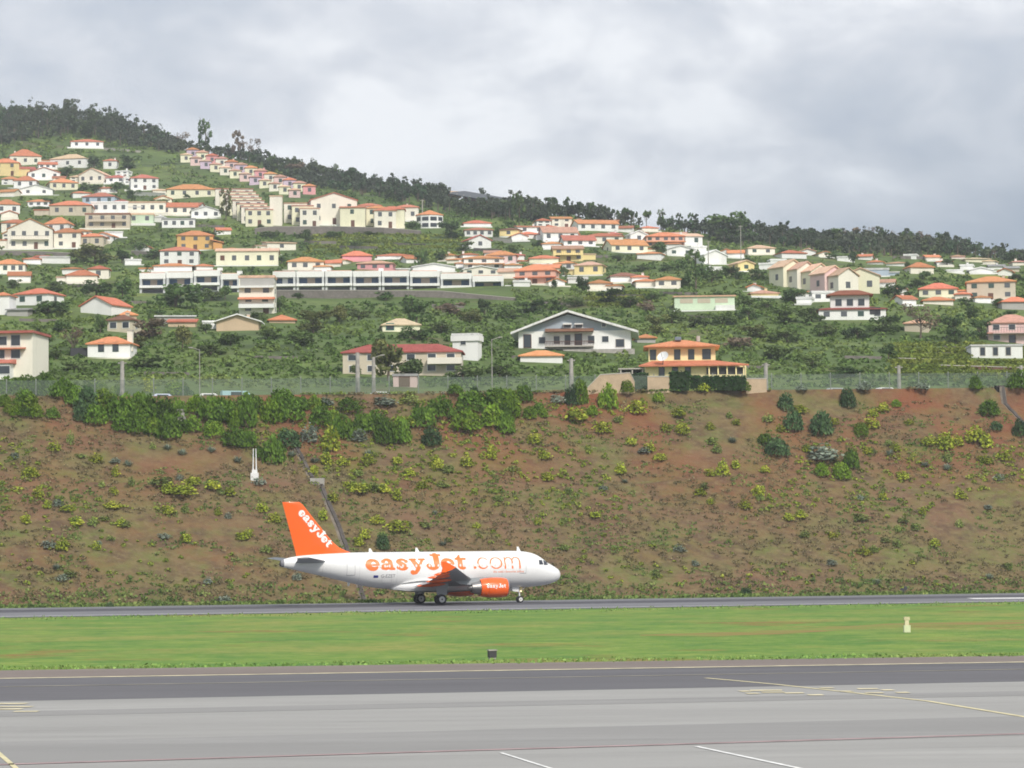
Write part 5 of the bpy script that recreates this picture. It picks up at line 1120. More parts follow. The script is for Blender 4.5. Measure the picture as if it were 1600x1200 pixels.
# dark shed on the ridge
A = hit(708, 311); Bp = hit(790, 322); t = empty('ridge_shed', A, atan2(Bp.y - A.y, Bp.x - A.x), 'long dark roofed shed on posts along the bare ridge', 'shed'); BOX.append((700, 792, 303, 318, A.y)); NEAR.append((745, 318, 90, 'the long dark shed', A.y))
L_ = (Bp - A).length; dz = Bp.z - A.z; k = A.y / F
b = MB(); b.loft([[(-3, -2, 2.2), (-3, 6, 3.2), (-3, 6, 3.45), (-3, -2, 2.45)], [(L_, -2, 1.0 + dz), (L_, 6, 2.0 + dz), (L_, 6, 2.25 + dz), (L_, -2, 1.25 + dz)]], tiles('dark')); b.build('roof', t)
b = MB(); b.loft([[(0, 4, -3), (0, 4, 2.4), (0, 4.4, 2.4), (0, 4.4, -3)], [(L_, 4, -3 + dz), (L_, 4, 1.4 + dz), (L_, 4.4, 1.4 + dz), (L_, 4.4, -3 + dz)]], tiles('brown')); b.build('rear_wall', t)
for i in range(9): q = i / 8; MB().box(q * L_ - .2, q * L_ + .2, -1.2, -.8, dz * q - 3, dz * q + 2.25 - 1.1 * q, m_trim).build('post', t)
b = MB(); 
b.loft([[(-6 + r_ * cos(a), y, 1.0 + r_ * sin(a)) for a in [pi * i / 10 for i in range(11)] for r_ in (2.6,)] for y in (-2, 5)], tiles('peach'), caps=True); b.build('arched_end', t)

# ---- the many smaller houses that fill in the village
LAB = []
REFS = [n for n in NEAR if len(n[3].split()) <= 7]
def near_ref(px, py, w, h):
    best = None
    for (x, y, bw, lab, Y) in REFS:
        dx = px - x; dy = (py - y) * 1.5; d = max(abs(dx) - bw / 2, 0) + abs(dy)
        if best is None or d < best[0]: best = (d, dx, py - y, bw, lab)
    d, dx, dy, bw, lab = best
    rel = 'left of' if dx < -bw * .45 else 'right of' if dx > bw * .45 else ('below' if dy > 1 else 'above')
    return rel + ' ' + (lab if lab.startswith('the ') or 'from the' in lab else 'the ' + lab)
EXTRA = '75 263 24 9 w o;16 288 22 9 w o;92 284 16 8 w r;120 284 18 8 c p;205 286 20 8 w w;160 300 20 8 w r;252 303 22 8 c p;10 306 24 9 c o;60 322 26 10 w o;128 308 24 9 w o;188 322 22 8 w r;255 318 22 8 l o;340 305 28 10 l o;352 318 22 10 c o;150 349 22 9 c s;196 346 22 9 w o;240 346 24 9 w w;60 366 20 10 w o;128 370 26 11 c o;160 377 26 11 w o;20 376 26 12 c o;50 411 24 10 w o;112 427 26 11 w o;208 413 24 10 w w;350 366 20 9 w o;30 440 30 12 w o;222 392 18 9 w o;320 424 26 10 w o;360 395 20 9 c o;850 353 20 9 w o;862 364 22 9 c o;905 353 22 9 w s;920 357 20 9 w o;958 373 22 10 w r;968 390 22 9 w o;925 376 20 9 c o;893 373 22 10 w o;850 373 20 9 w s;862 388 24 10 w o;1000 371 22 9 c o;1026 380 22 10 w o;1058 373 22 9 w s;1092 393 22 9 w w;1052 388 20 9 w o;955 353 18 8 c o;812 375 22 9 w o;975 362 22 8 w r;735 404 24 10 w o;770 400 22 9 w s;802 421 24 11 w o;725 417 22 9 w o;792 433 26 11 c p;700 406 22 9 c o;815 447 22 10 w w;862 427 24 11 l o;903 442 26 10 w w;806 405 22 10 w r;646 410 24 10 w o;530 412 22 9 c o;504 422 22 9 w o;1150 402 22 9 w o;1216 412 22 8 w w;1262 398 22 9 w s;1290 401 22 8 c o;1322 408 24 9 w w;1350 405 22 8 w o;1422 404 20 8 w w;1458 406 20 8 c o;1476 414 20 8 w o;1510 420 20 8 w w;1545 412 20 7 c p;1570 430 22 8 w o;1594 414 20 8 c s;1536 472 24 11 w o;1504 468 24 10 c o;1421 476 26 11 w o;1266 465 26 11 w o;1256 474 24 9 w w;1178 454 22 9 w o;1405 457 22 9 w s;870 446 26 10 w o;1000 440 22 9 w o;960 452 22 9 c o;1120 425 20 9 w w;1135 400 20 8 w o;300 330 22 9 w r;170 300 20 8 w o;15 340 22 9 c o;222 285 18 8 w o;190 275 18 8 w w;44 272 20 8 w r'
NW = dict(w='white', c='cream', l='lemon'); NR = dict(o='orange', r='red', p='peach', s='salmon', w='white'); RDONE = []
for l in EXTRA.split(';'):
    a = l.split(); px, yb, w_, h_ = map(float, a[:4]); wc, rc_ = NW[a[4]], NR[a[5]]
    two = rng.random() < .35; hh = h_ * (1.25 if two else 1.0)
    t, W, D, h = H(px, yb + 1, w_ * 1.1, yb + 1 - hh * .68, yb + 1 - hh * 1.12, 'flat' if a[5] == 'w' else rng.choice(['hip', 'hip', 'side', 'gable']), wc, rc_, '', 2 + (w_ > 22), rows=2 if two else 1, ref='zzz')
    NEAR.pop(); t['group'] = 'small houses filling in the village'
    LAB.append((t, f'small {"pale yellow" if wc == "lemon" else wc} {"flat" if a[5] == "w" else rc_ if rc_ != "peach" else "sandy"}-roofed house', near_ref(px, yb, w_, h_), px, yb, w_ * h_))
# stone terrace walls on the slope
for i, (px, y, ln) in enumerate(((130, 448, 50), (252, 436, 40), (560, 388, 60), (500, 380, 50), (640, 384, 50), (870, 476, 50), (985, 464, 44), (1100, 497, 60), (1420, 404, 50), (1500, 545, 50), (760, 392, 40), (930, 402, 40), (1290, 486, 50), (60, 502, 60), (210, 474, 40), (330, 355, 40), (1060, 460, 60), (700, 480, 50), (1350, 560, 60), (1180, 575, 60), (430, 560, 70), (260, 585, 70), (820, 560, 40))):
    P = [hit(px - ln / 2, y), hit(px, y + 1), hit(px + ln / 2, y + 1.5)]; k = P[0].y / F; hgt = 4.5 * k; o0 = P[0]; b = MB()
    b.loft([[(p.x - o0.x, p.y - o0.y, p.z - o0.z - 2), (p.x - o0.x, p.y - o0.y, p.z - o0.z + hgt), (p.x - o0.x, p.y - o0.y + .6, p.z - o0.z + hgt), (p.x - o0.x, p.y - o0.y + .6, p.z - o0.z - 2)] for p in P], m_stone)
    o = empty('stone_wall', o0, 0, None, 'wall', 'stone terrace walls on the slope'); b.build('masonry', o); LAB.append((o, 'low stone terrace wall', near_ref(px, y, ln, 5), px, y, ln))
# ------------------------------------------------------------------ vegetation
R_ = np.random.default_rng(11)
f_dark = foliage('leaves_dark', (0.052, 0.094, 0.033), (0.078, 0.131, 0.043), (0.113, 0.169, 0.056), obj=True)
f_mid = foliage('leaves_green', (0.072, 0.116, 0.036), (0.104, 0.152, 0.049), (0.145, 0.189, 0.065), obj=True)
f_olive = foliage('leaves_olive', (0.101, 0.119, 0.039), (0.135, 0.149, 0.051), (0.176, 0.186, 0.065), obj=True)
f_brown = foliage('twigs_brown', (0.140, 0.105, 0.077), (0.182, 0.140, 0.101), (0.224, 0.175, 0.119), obj=True)
f_broom = foliage('broom_green', (0.060, 0.113, 0.012), (0.086, 0.160, 0.020), (0.133, 0.220, 0.029), 0.5, obj=True)
f_yel = foliage('shrub_yellow_green', (0.203, 0.257, 0.027), (0.297, 0.351, 0.038), (0.419, 0.432, 0.054), 0.6, obj=True)
f_grey = foliage('shrub_blue_grey', (0.168, 0.210, 0.154), (0.224, 0.266, 0.210), (0.280, 0.336, 0.266), 0.6, obj=True)
f_dry = foliage('dry_grass', (0.167, 0.140, 0.072), (0.202, 0.170, 0.085), (0.246, 0.204, 0.111), 0.3)
f_tuft = foliage('green_tufts', (0.104, 0.165, 0.041), (0.157, 0.220, 0.058), (0.221, 0.261, 0.082), 0.3)
f_crop = foliage('crop_rows', (0.112, 0.163, 0.026), (0.172, 0.215, 0.038), (0.232, 0.257, 0.051), 0.08)
f_frst = foliage('forest_leaves', (0.043, 0.086, 0.040), (0.069, 0.121, 0.056), (0.116, 0.156, 0.083), 0.02)
f_frs2 = foliage('forest_leaves_grey', (0.061, 0.082, 0.050), (0.079, 0.103, 0.065), (0.101, 0.116, 0.077), 0.02); f_frs3 = foliage('forest_leaves_green', (.050, .080, .030), (.070, .10, .040), (.10, .12, .05), 0.02)
f_scr = foliage('scrub_leaves', (0.072, 0.130, 0.035), (0.123, 0.193, 0.050), (0.209, 0.263, 0.076), 0.03)
f_scr2 = foliage('scrub_leaves_light', (0.098, 0.154, 0.037), (0.143, 0.211, 0.052), (0.208, 0.267, 0.068), 0.03)
m_bark = mat('bark', (.13, .105, .08), .95, var=.3, vscale=1.0)
def crown_pts(rng, blobs, n):
    """points through a few overlapping lumps, denser near their skins"""
    P = []; C = []
    wts = np.array([b[3] ** 2 for b in blobs]); wts /= wts.sum()
    for (x, y, z, r), wq in zip(blobs, wts):
        m = max(int(n * wq), 4); d = rng.normal(size=(m, 3)); d /= np.linalg.norm(d, axis=1, keepdims=True)
        rr = r * rng.uniform(.25, 1, m) ** .45; q = d * rr[:, None]; q[:, 2] *= .8; P.append(q + [x, y, z]); C.append(np.tile([x, y, z], (m, 1)))
    return np.concatenate(P), np.concatenate(C)
def crown_mesh(kind, seed, m):
    rng = np.random.default_rng(seed); B = []
    if kind == 'round':
        B = [(0, 0, .58, .30)] + [(rng.uniform(-.30, .30), rng.uniform(-.25, .25), rng.uniform(.24, .80), rng.uniform(.13, .22)) for _ in range(11)]; n = 640; ls = .042
    elif kind == 'wide':
        B = [(rng.uniform(-.34, .34), rng.uniform(-.3, .3), rng.uniform(.20, .72), rng.uniform(.14, .24)) for _ in range(12)]; n = 640; ls = .042
    elif kind == 'tall':
        B = [(rng.uniform(-.30, .30), rng.uniform(-.2, .2), z, rng.uniform(.08, .15)) for z in np.linspace(.26, .95, 15)]; n = 520; ls = .040
    elif kind == 'bare':
        B = [(rng.uniform(-.36, .36), rng.uniform(-.3, .3), rng.uniform(.35, .90), rng.uniform(.10, .20)) for _ in range(10)]; n = 260; ls = .030
    elif kind == 'umbrella':
        B = [(rng.uniform(-.32, .32), rng.uniform(-.3, .3), rng.uniform(.66, .90), rng.uniform(.09, .16)) for _ in range(8)]; n = 260; ls = .055
    P, C = crown_pts(rng, B, n); V = leaves(rng, P, ls, C); return quads_mesh('crown', V, [m])
def trunk_mesh(kind, seed):
    rng = random.Random(seed); b = MB(); h = {'round': .55, 'wide': .5, 'tall': .85, 'bare': .6, 'umbrella': .78}[kind]; r = .035 if kind != 'bare' else .028
    b.cone((0, 0, -.15), (0.02, 0, h * .55), r, r * .7, m_bark, 7); b.cone((0.02, 0, h * .55), (0, .01, h), r * .7, r * .4, m_bark, 6)
    for i in range(7 if kind != 'bare' else 14):
        a = rng.uniform(0, 6.28); z0 = rng.uniform(.35, .95) * h; l = rng.uniform(.2, .4); b.cone((0.01, 0, z0), (l * cos(a), l * sin(a), z0 + rng.uniform(.12, .35)), r * .4, r * .12, m_bark, 5, False)
    return b
CR = {}; TR = {}
TONE = {'dark': f_dark, 'green': f_mid, 'olive': f_olive, 'brown': f_brown}
def crown_for(kind, tone, v):
    if (kind, tone, v) not in CR: CR[(kind, tone, v)] = crown_mesh(kind, hash_(kind) + v * 7, TONE[tone])
    return CR[(kind, tone, v)]
def hash_(s): return sum(ord(c) * (i + 3) for i, c in enumerate(s))
def trunk_for(kind, v):
    if (kind, v) not in TR: TR[(kind, v)] = trunk_mesh(kind, v + hash_(kind)); o = TR[(kind, v)].build('trunk'); TR[(kind, v)] = o.data; bpy.data.objects.remove(o)
    return TR[(kind, v)]
FORM = {'round': 'round tree', 'wide': 'spreading tree', 'tall': 'tall tree', 'bare': 'bare twiggy tree', 'umbrella': 'flat topped tree'}
def tree(px, yb, w, h, kind='round', tone='dark', name=None, group='trees among the houses on the slope', ref=None):
    p = hit(px, yb); k = p.y / F
    t = empty('tree', p, R_.uniform(0, 6.28) if kind != 'tall' else 0, None, 'tree', group)
    W = w * k * 1.08; t.scale = (W, W, h * k * 1.08); v = int(R_.integers(0, 3))
    c = bpy.data.objects.new('crown', crown_for(kind, tone, v)); link(c, t); c2 = bpy.data.objects.new('trunk', trunk_for(kind, v)); link(c2, t)
    LAB.append((t, f'{tone if tone != "green" else "mid green"} {FORM[kind]}', ref or near_ref(px, yb, w, h), px, yb, w * h)); return t
TREES = '''148 412 66 36 w o;191 411 30 22 r d;105 277 28 20 r d;147 266 30 26 r d;200 264 40 22 w d;140 302 36 18 w d;183 301 30 20 r d;292 311 12 9 r d;353 346 26 48 t o;408 363 16 14 r d;477 381 30 25 r d;218 394 28 18 r d;276 480 80 46 w d;352 468 26 26 r d;150 462 50 26 w d;192 464 38 28 r d;76 492 68 27 w d;157 521 24 32 r d;232 530 58 34 w b;285 546 36 44 r o;112 556 36 50 b b;75 541 26 26 r g;87 562 26 18 r g;322 521 30 18 r g;466 468 22 12 r d;533 463 17 10 r d;603 469 36 16 w d;650 508 58 48 r d;530 506 42 32 r o;490 521 58 40 w o;436 489 34 28 r g;703 493 56 24 w b;757 490 28 24 r d;606 596 72 68 r o;645 598 50 44 r g;556 590 22 24 r g;645 531 52 22 w d;724 594 60 28 w g;781 591 50 26 w g;911 457 26 26 r d;950 476 52 26 w d;866 451 14 15 r d;881 431 17 17 r g;1030 401 32 24 r d;1087 452 40 56 t d;1112 441 40 28 w d;1061 427 32 26 r d;1146 435 42 22 w d;1186 438 30 20 w d;1072 449 24 16 r g;1025 523 44 32 w o;1240 472 50 24 w d;1312 459 20 18 r d;1268 503 46 28 w g;1380 521 52 30 w d;1438 529 62 52 b b;1490 531 46 42 w d;1531 531 42 36 w d;1561 481 27 17 r d;1492 541 30 18 r g;1388 561 32 26 r d;1418 423 12 17 r d;1397 463 38 22 w d;1445 437 26 16 r d;1333 413 19 24 r d;645 363 34 21 r d;705 373 38 28 w d;658 421 29 34 r d;811 357 30 50 t d;776 373 13 17 r d;575 369 24 10 w g;240 405 40 18 w d;330 470 40 20 w g;395 505 36 18 w g;560 500 36 20 w g;470 540 56 24 w g;420 530 50 20 w g;360 540 40 22 w g;690 520 40 20 w g;735 505 40 24 w o;790 500 40 22 w g;830 490 44 22 w d;870 485 40 18 w g;900 480 34 18 w g;985 480 44 20 w g;1020 470 34 16 w g;1050 505 40 24 w g;1090 512 44 22 w g;1130 508 44 22 w g;1170 500 40 24 w d;1200 488 36 22 w g;1225 505 44 24 w g;1180 530 46 22 w o;1230 535 50 22 w g;1290 525 46 22 w g;1340 530 44 22 w d;1150 545 50 22 w b;1215 562 50 24 w g;1270 575 40 22 w g;1320 590 60 22 w d;1010 488 32 20 w b;1420 470 30 18 w d;1520 498 30 20 r d;1350 480 0 0 r d;60 525 34 20 w g;40 545 0 0 r d;210 545 40 20 w o;250 500 34 18 w d;330 555 50 20 w g;225 575 60 18 w g;120 580 50 16 w g;95 520 30 22 w d;20 450 30 16 w g;90 455 40 18 w g;30 385 0 0 r d;65 335 34 14 w d;120 350 0 0 r d;75 322 26 14 r d;205 312 30 16 w d;250 322 36 12 w g;300 330 0 0 r d;330 375 40 14 w g;420 372 40 12 w g;520 372 30 12 w d;440 412 18 14 r d;555 388 24 12 w g;690 408 24 18 w d;725 392 28 16 w g;800 395 30 16 w g;845 388 26 14 w d;1000 425 30 14 w g;1040 424 26 14 w d;1130 470 30 16 w d;1165 478 26 14 w g;1215 440 24 16 w d;1260 432 0 0 r d;1340 470 30 14 w d;1430 450 30 16 w d;1510 480 24 16 w d;1520 455 20 16 r d;1575 500 26 16 w d;1480 415 26 12 w d;1590 440 26 14 w d;1225 398 22 12 r d;1300 405 22 14 w d;1170 410 16 10 w d;965 408 22 12 w d;930 398 18 12 w d;880 398 0 0 r d;1080 372 0 0 r d;855 350 24 14 w d;905 365 0 0 r d;580 412 0 0 r d'''
KN = dict(r='round', w='wide', t='tall', b='bare', u='umbrella'); TN = dict(d='dark', g='green', o='olive', b='brown')
for l in TREES.split(';'):
    a = l.split(); px, yb, w_, h_ = map(float, a[:4])
    if w_ > 0: tree(px, yb, w_, h_, KN[a[4]], TN[a[5]])
# trees standing out on the skyline
SKY = '''321 226 30 48 t d;372 244 26 40 t b;392 244 28 34 b b;284 214 24 30 b b;256 190 22 16 u d;226 180 18 14 u d;60 172 40 26 w d;95 176 34 22 r d;20 176 36 24 w o;165 182 40 22 w d;425 262 22 20 w d;465 272 34 20 w b;526 280 13 24 t d;553 286 36 28 r d;603 296 36 18 w d;640 302 26 14 w d;865 336 24 28 u d;886 338 18 28 u d;905 340 18 24 u d;925 343 18 26 u d;945 346 18 24 u d;960 348 16 22 u d;976 352 14 26 u d;990 352 16 24 u d;1010 355 18 28 u d;1032 358 14 30 t d;1046 358 10 18 u d;1062 358 15 26 t d;1081 360 16 28 t d;1110 364 18 20 u d;1146 378 74 46 w d;1158 362 22 34 t d;1190 372 20 10 u d;1275 372 26 20 w d;1300 372 30 24 w d;1322 364 12 24 b b;1338 362 16 24 u b;1358 364 18 26 b b;1378 366 20 22 u d;1398 370 18 20 b b;1421 372 24 28 w d;1442 378 24 24 w b;1475 388 26 26 w d;1505 396 24 16 w d;1522 398 20 14 u d;1548 402 24 14 w b;1582 410 34 20 w d;735 306 18 8 u d;770 316 20 12 w d;828 330 16 16 u d;845 332 12 12 u d'''
for l in SKY.split(';'):
    a = l.split(); px, yb, w_, h_ = map(float, a[:4]); band = 'at the left of the skyline wood' if px < 200 else 'on the skyline above the pastel stepped row' if px < 480 else 'on the ridge behind the cream estate' if px < 700 else 'on the ridge by the long dark shed' if px < 850 else 'in the skyline file above the middle village' if px < 1020 else 'on the skyline beyond the middle village' if px < 1250 else 'along the right hand skyline wood' if px < 1490 else 'at the far right end of the ridge'
    tree(px, yb, w_, h_, KN[a[4]], TN[a[5]], group='trees along the skyline', ref=band)

def blocked(px, py, y, pad=0):
    for (x0, x1, y0, y1, Y) in BOX:
        if x0 - pad < px < x1 + pad and y0 < py < y1 + 6 and y < Y + 9: return True
    return False
# the wood on the ridge: one mass
FB = np.array([(-260, 232), (0, 230), (110, 213), (160, 222), (230, 236), (290, 240), (300, 232), (400, 258), (480, 292), (560, 305), (650, 322), (700, 336), (760, 342), (850, 350), (870, 338), (1000, 352), (1100, 364), (1130, 385), (1200, 384), (1300, 398), (1400, 402), (1480, 400), (1560, 408), (1600, 414), (1860, 420)], float)
V = []; T = MB(); n = 0; FT = []
for i in range(5200):
    px = R_.uniform(-260, 1860); rid = 861 - float(np.interp(px, RP[:, 0], RP[:, 1])) - .0098 * (px - 800); lo = float(np.interp(px, FB[:, 0], FB[:, 1]))
    py = R_.uniform(rid - 2, max(lo, rid + 5))
    if R_.uniform() > (lo - rid + 12) / 75: continue
    p = hit(px, py); k = p.y / F
    if blocked(px, py, p.y): continue
    tl = R_.uniform() < .30; w_ = R_.uniform(12, 25) * k * (.7 if tl else 1); h_ = R_.uniform(12, 20) * k * (1.1 if px > 480 else 1.75 if px < 190 else 1.35 if px < 250 else .75) * (R_.uniform(1.1, 1.45) if tl else 1); m = 74
    B = [(R_.uniform(-.3, .3) * w_, R_.uniform(-.3, .3) * w_, (R_.uniform(.5, .95) if tl else R_.uniform(.3, .85)) * h_, R_.uniform(.14, .30) * w_) for _ in range(5)]
    P, C = crown_pts(R_, B, m); V.append(leaves(R_, P, .055 * w_ + .14, C) + np.array(p)); n += 1; FT += [int(vnoise(np.array(px * .02), np.array(py * .06), 41) * 1.9 + R_.uniform(0, 1.2))] * len(P)
    if tl or R_.uniform() < .3: T.cone(p, p + Vector((0, 0, h_ * .7)), .22, .12, m_bark, 5, False)
V = np.concatenate(V); me = quads_mesh('ridge_forest', V, [f_frst, f_frs2, f_frs3, f_frs3], FT); o = bpy.data.objects.new('ridge_forest', me); link(o); tag(o, 'dark mixed wood covering the ridge line', kind='stuff')
o = T.build('forest_trunks'); tag(o, 'grey trunks within the wood on the ridge', kind='stuff')
# undergrowth over the whole slope
acc = {0: [], 1: [], 2: []}
for i in range(26000):
    px = R_.uniform(-260, 1860); py = R_.uniform(185, 606); rid = 861 - float(np.interp(px, RP[:, 0], RP[:, 1])) - .0098 * (px - 800)
    if py < rid: continue
    if 175 < px < 345 and 236 < py < 292 - max(0, (px - 290) * .3) and R_.uniform() < .55: continue
    p = hit(px, py)
    if p.y < line_y(CC, p.x / p.y) + 16 or blocked(px, py, p.y, 2): continue
    k = p.y / F; cv = vnoise(np.array(p.x * .012), np.array(p.y * .02), 21); c2 = vnoise(np.array(p.x * .05), np.array(p.y * .08), 22)
    crop = (480 < px < 735 and 366 < py < 398) or (1395 < px < 1700 and 538 < py < 592) or (920 < px < 1010 and 455 < py < 480) or (540 < px < 600 and 466 < py < 474)
    tone = 2 if crop else (0 if cv + c2 * .5 < .88 else 1)
    if tone == 2 and R_.uniform() < .25: tone = 1
    w_ = R_.uniform(6, 15) * k; h_ = R_.uniform(.25, .6) * w_ if tone < 2 else .9; m = 14 if tone < 2 else 12
    P = R_.normal(size=(m, 3)); P /= np.linalg.norm(P, axis=1, keepdims=True); P[:, 2] = np.abs(P[:, 2]); P *= R_.uniform(.4, 1, (m, 1)) ** .5
    P = P * [w_ * .5, w_ * .4, h_]; acc[tone].append(leaves(R_, P, .12 * w_ + .10, np.array([0, 0, -.2 * h_])) + np.array(p))
for i in range(4200):
    zx = i % 4; px, py = (R_.uniform(480, 735), R_.uniform(368, 398)) if zx == 0 else (R_.uniform(920, 1010), R_.uniform(457, 478)) if zx == 3 and i % 8 == 3 else (R_.uniform(1395, 1720), R_.uniform(538, 590))
    py = round(py / 9.0) * 9.0 + R_.normal(0, 1.0); p = hit(px, py)
    if blocked(px, py, p.y, 2) or p.y < line_y(CC, p.x / p.y) + 16: continue
    k = p.y / F; m = 12; P = np.stack([R_.normal(0, 5 * k, m), R_.normal(0, .5, m), R_.uniform(0, .4, m)], 1); acc[2].append(leaves(R_, P, .26, upb=.3) + np.array(p))
for tone, nm, m, lb in ((0, 'undergrowth', f_scr, 'dark green undergrowth covering the slope between the houses'), (1, 'low_scrub', f_scr2, 'lighter green scrub and bushes over the slope'), (2, 'crop_rows', f_crop, 'bright yellow green crops on the terraced fields')):
    me = quads_mesh(nm, np.concatenate(acc[tone]), [m]); o = bpy.data.objects.new(nm, me); link(o); tag(o, lb, kind='stuff')

# hedges of the villa
def hedge(x0, x1, y0, y1, label, d=1.0):
    p = hit((x0 + x1) / 2, 611); k = p.y / F; t = empty('hedge', p, 0, label, 'hedge'); W = (x1 - x0) * k; zt = (611 - y0) * k; zb = (611 - y1) * k; n = int(W * 130)
    P = np.stack([R_.uniform(-W / 2, W / 2, n), R_.uniform(-.5, .5, n), zb + (zt - zb) * R_.uniform(0, 1, n) ** .9], 1)
    c = bpy.data.objects.new('foliage', quads_mesh('foliage', leaves(R_, P, .16), [f_hedge])); link(c, t)
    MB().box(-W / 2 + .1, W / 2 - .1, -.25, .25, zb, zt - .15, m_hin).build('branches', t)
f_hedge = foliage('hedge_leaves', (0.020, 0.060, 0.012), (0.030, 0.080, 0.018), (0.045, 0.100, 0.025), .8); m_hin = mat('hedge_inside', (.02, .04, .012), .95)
hedge(984, 1014, 583, 611, 'loose dark hedge between the two tan walls below the villa'); hedge(1046, 1078, 580, 611, 'taller block of trimmed green hedge below the villa'); hedge(1078, 1166, 588, 611, 'long trimmed green hedge under the villa veranda')

# ---- shrubs on the bank
def shrub_mesh(kind, seed, m):
    rng = np.random.default_rng(seed)
    if kind == 'broom':   # dense dome of upright shoots
        n = 620; d = rng.normal(size=(n, 3)); d /= np.linalg.norm(d, axis=1, keepdims=True); d[:, 2] = np.abs(d[:, 2]); P = d * rng.uniform(.35, 1, (n, 1)) ** .5 * [.48, .42, .80] 
        P *= 1 + .28 * (vnoise(d[:, 0] * 2.6 + seed, d[:, 2] * 2.6, seed)[:, None] - .5); V = leaves(rng, P, .034, np.array([0, 0, -.2]), upb=.62, asp=2.0)
    elif kind == 'low':
        n = 260; d = rng.normal(size=(n, 3)); d /= np.linalg.norm(d, axis=1, keepdims=True); d[:, 2] = np.abs(d[:, 2]); P = d * rng.uniform(.2, 1, (n, 1)) ** .5 * [.5, .42, .75]
        P *= 1 + .5 * (vnoise(d[:, 0] * 3 + seed, d[:, 1] * 3, seed)[:, None] - .5); V = leaves(rng, P, .062, np.array([0, 0, -.2]), upb=.3)
    else:  # rosette with radiating leaves
        n = 70; a = rng.uniform(0, 2 * pi, n); e = rng.uniform(.15, 1.2, n); V = []
        for i in range(n):
            d = np.array([cos(a[i]) * cos(e[i]), sin(a[i]) * cos(e[i]), sin(e[i])]); s = np.array([-sin(a[i]), cos(a[i]), 0]) * .045; L_ = rng.uniform(.4, .62)
            V.append([s * .8, d * L_ * .5 + s, d * L_, d * L_ * .5 - s])
        V = np.array(V); V[:, :, 2] *= 1.3
    return quads_mesh('shrub', V, [m])
SH = {}
SPEC = {'D': ('broom', f_broom, 'dark green', 'bush'), 'B': ('broom', foliage('broom_bright', (0.084, 0.147, 0.013), (0.126, 0.210, 0.019), (0.189, 0.262, 0.032), .5, obj=True), 'bright green', 'bush'), 'K': ('broom', foliage('bush_deep', (0.039, 0.081, 0.032), (0.062, 0.113, 0.043), (0.088, 0.146, 0.057), .5, obj=True), 'blackish green', 'bush'),
        'Y': ('low', f_yel, 'yellow-green', 'shrub'), 'G': ('low', f_grey, 'blue-grey', 'shrub'), 'M': ('low', foliage('shrub_mid', (0.135, 0.195, 0.045), (0.195, 0.255, 0.068), (0.255, 0.300, 0.090), .5, obj=True), 'mid green', 'shrub'), 'A': ('rosette', f_grey, 'pale spiky', 'plant')}
COLREF = [(20, 'below the cream apartment house'), (105, 'left of the white cottage'), (170, 'below the white cottage'), (256, 'below the blue flanked car'), (328, 'below the low white car'), (398, 'beside the white mast'), (480, 'beside the drain'), (571, 'below the pole pair'), (640, 'below the pink shed'), (727, 'below the white tower'), (790, 'below the slender lamp'), (846, 'below the orange annexe'), (898, 'below the grey gabled house'), (960, 'below the sloping tan wall'), (1066, 'below the yellow villa'), (1130, 'below the villa hedge'), (1197, 'below the pole by the villa'), (1270, 'right of the villa'), (1308, 'below the silver car'), (1385, 'below the parked white car'), (1460, 'below the brown terrace banks'), (1558, 'below the long low white block')]
def shrub(px, yb, w, h, s):
    if s in 'DB': w *= 1.2; h *= 1.12
    if s == 'Y': w *= 1.15; h *= 1.2
    kind, m, tone, noun = SPEC[s]; p = hit(px, yb); k = p.y / F; v = int(R_.integers(0, 4))
    if (s, v) not in SH: SH[(s, v)] = shrub_mesh(kind, 100 + v * 13, m)
    o = bpy.data.objects.new('bush' if noun == 'bush' else ('shrub' if noun == 'shrub' else 'spiky_plant'), SH[(s, v)]); link(o)
    o.location = p - Vector((0, 0, .1)); W = w * k * 1.08; o.scale = (W, W, h * k * 1.25); o.rotation_euler = (0, 0, R_.uniform(0, 6.28)); tag(o, None, noun, {'bush': 'bushes on the earth bank', 'shrub': 'small shrubs on the earth bank', 'plant': 'spiky plants on the earth bank'}[noun])
    row = 'just under the fence' if yb < 636 else 'high up' if yb < 672 else 'on the upper bank' if yb < 725 else 'midway down the bank' if yb < 790 else 'on the lower bank' if yb < 860 else 'near the bank foot'
    ref = min(COLREF, key=lambda c: abs(c[0] - px))[1]
    LAB.append((o, f'{tone} {noun} {row}', ref, px, yb, w * h))
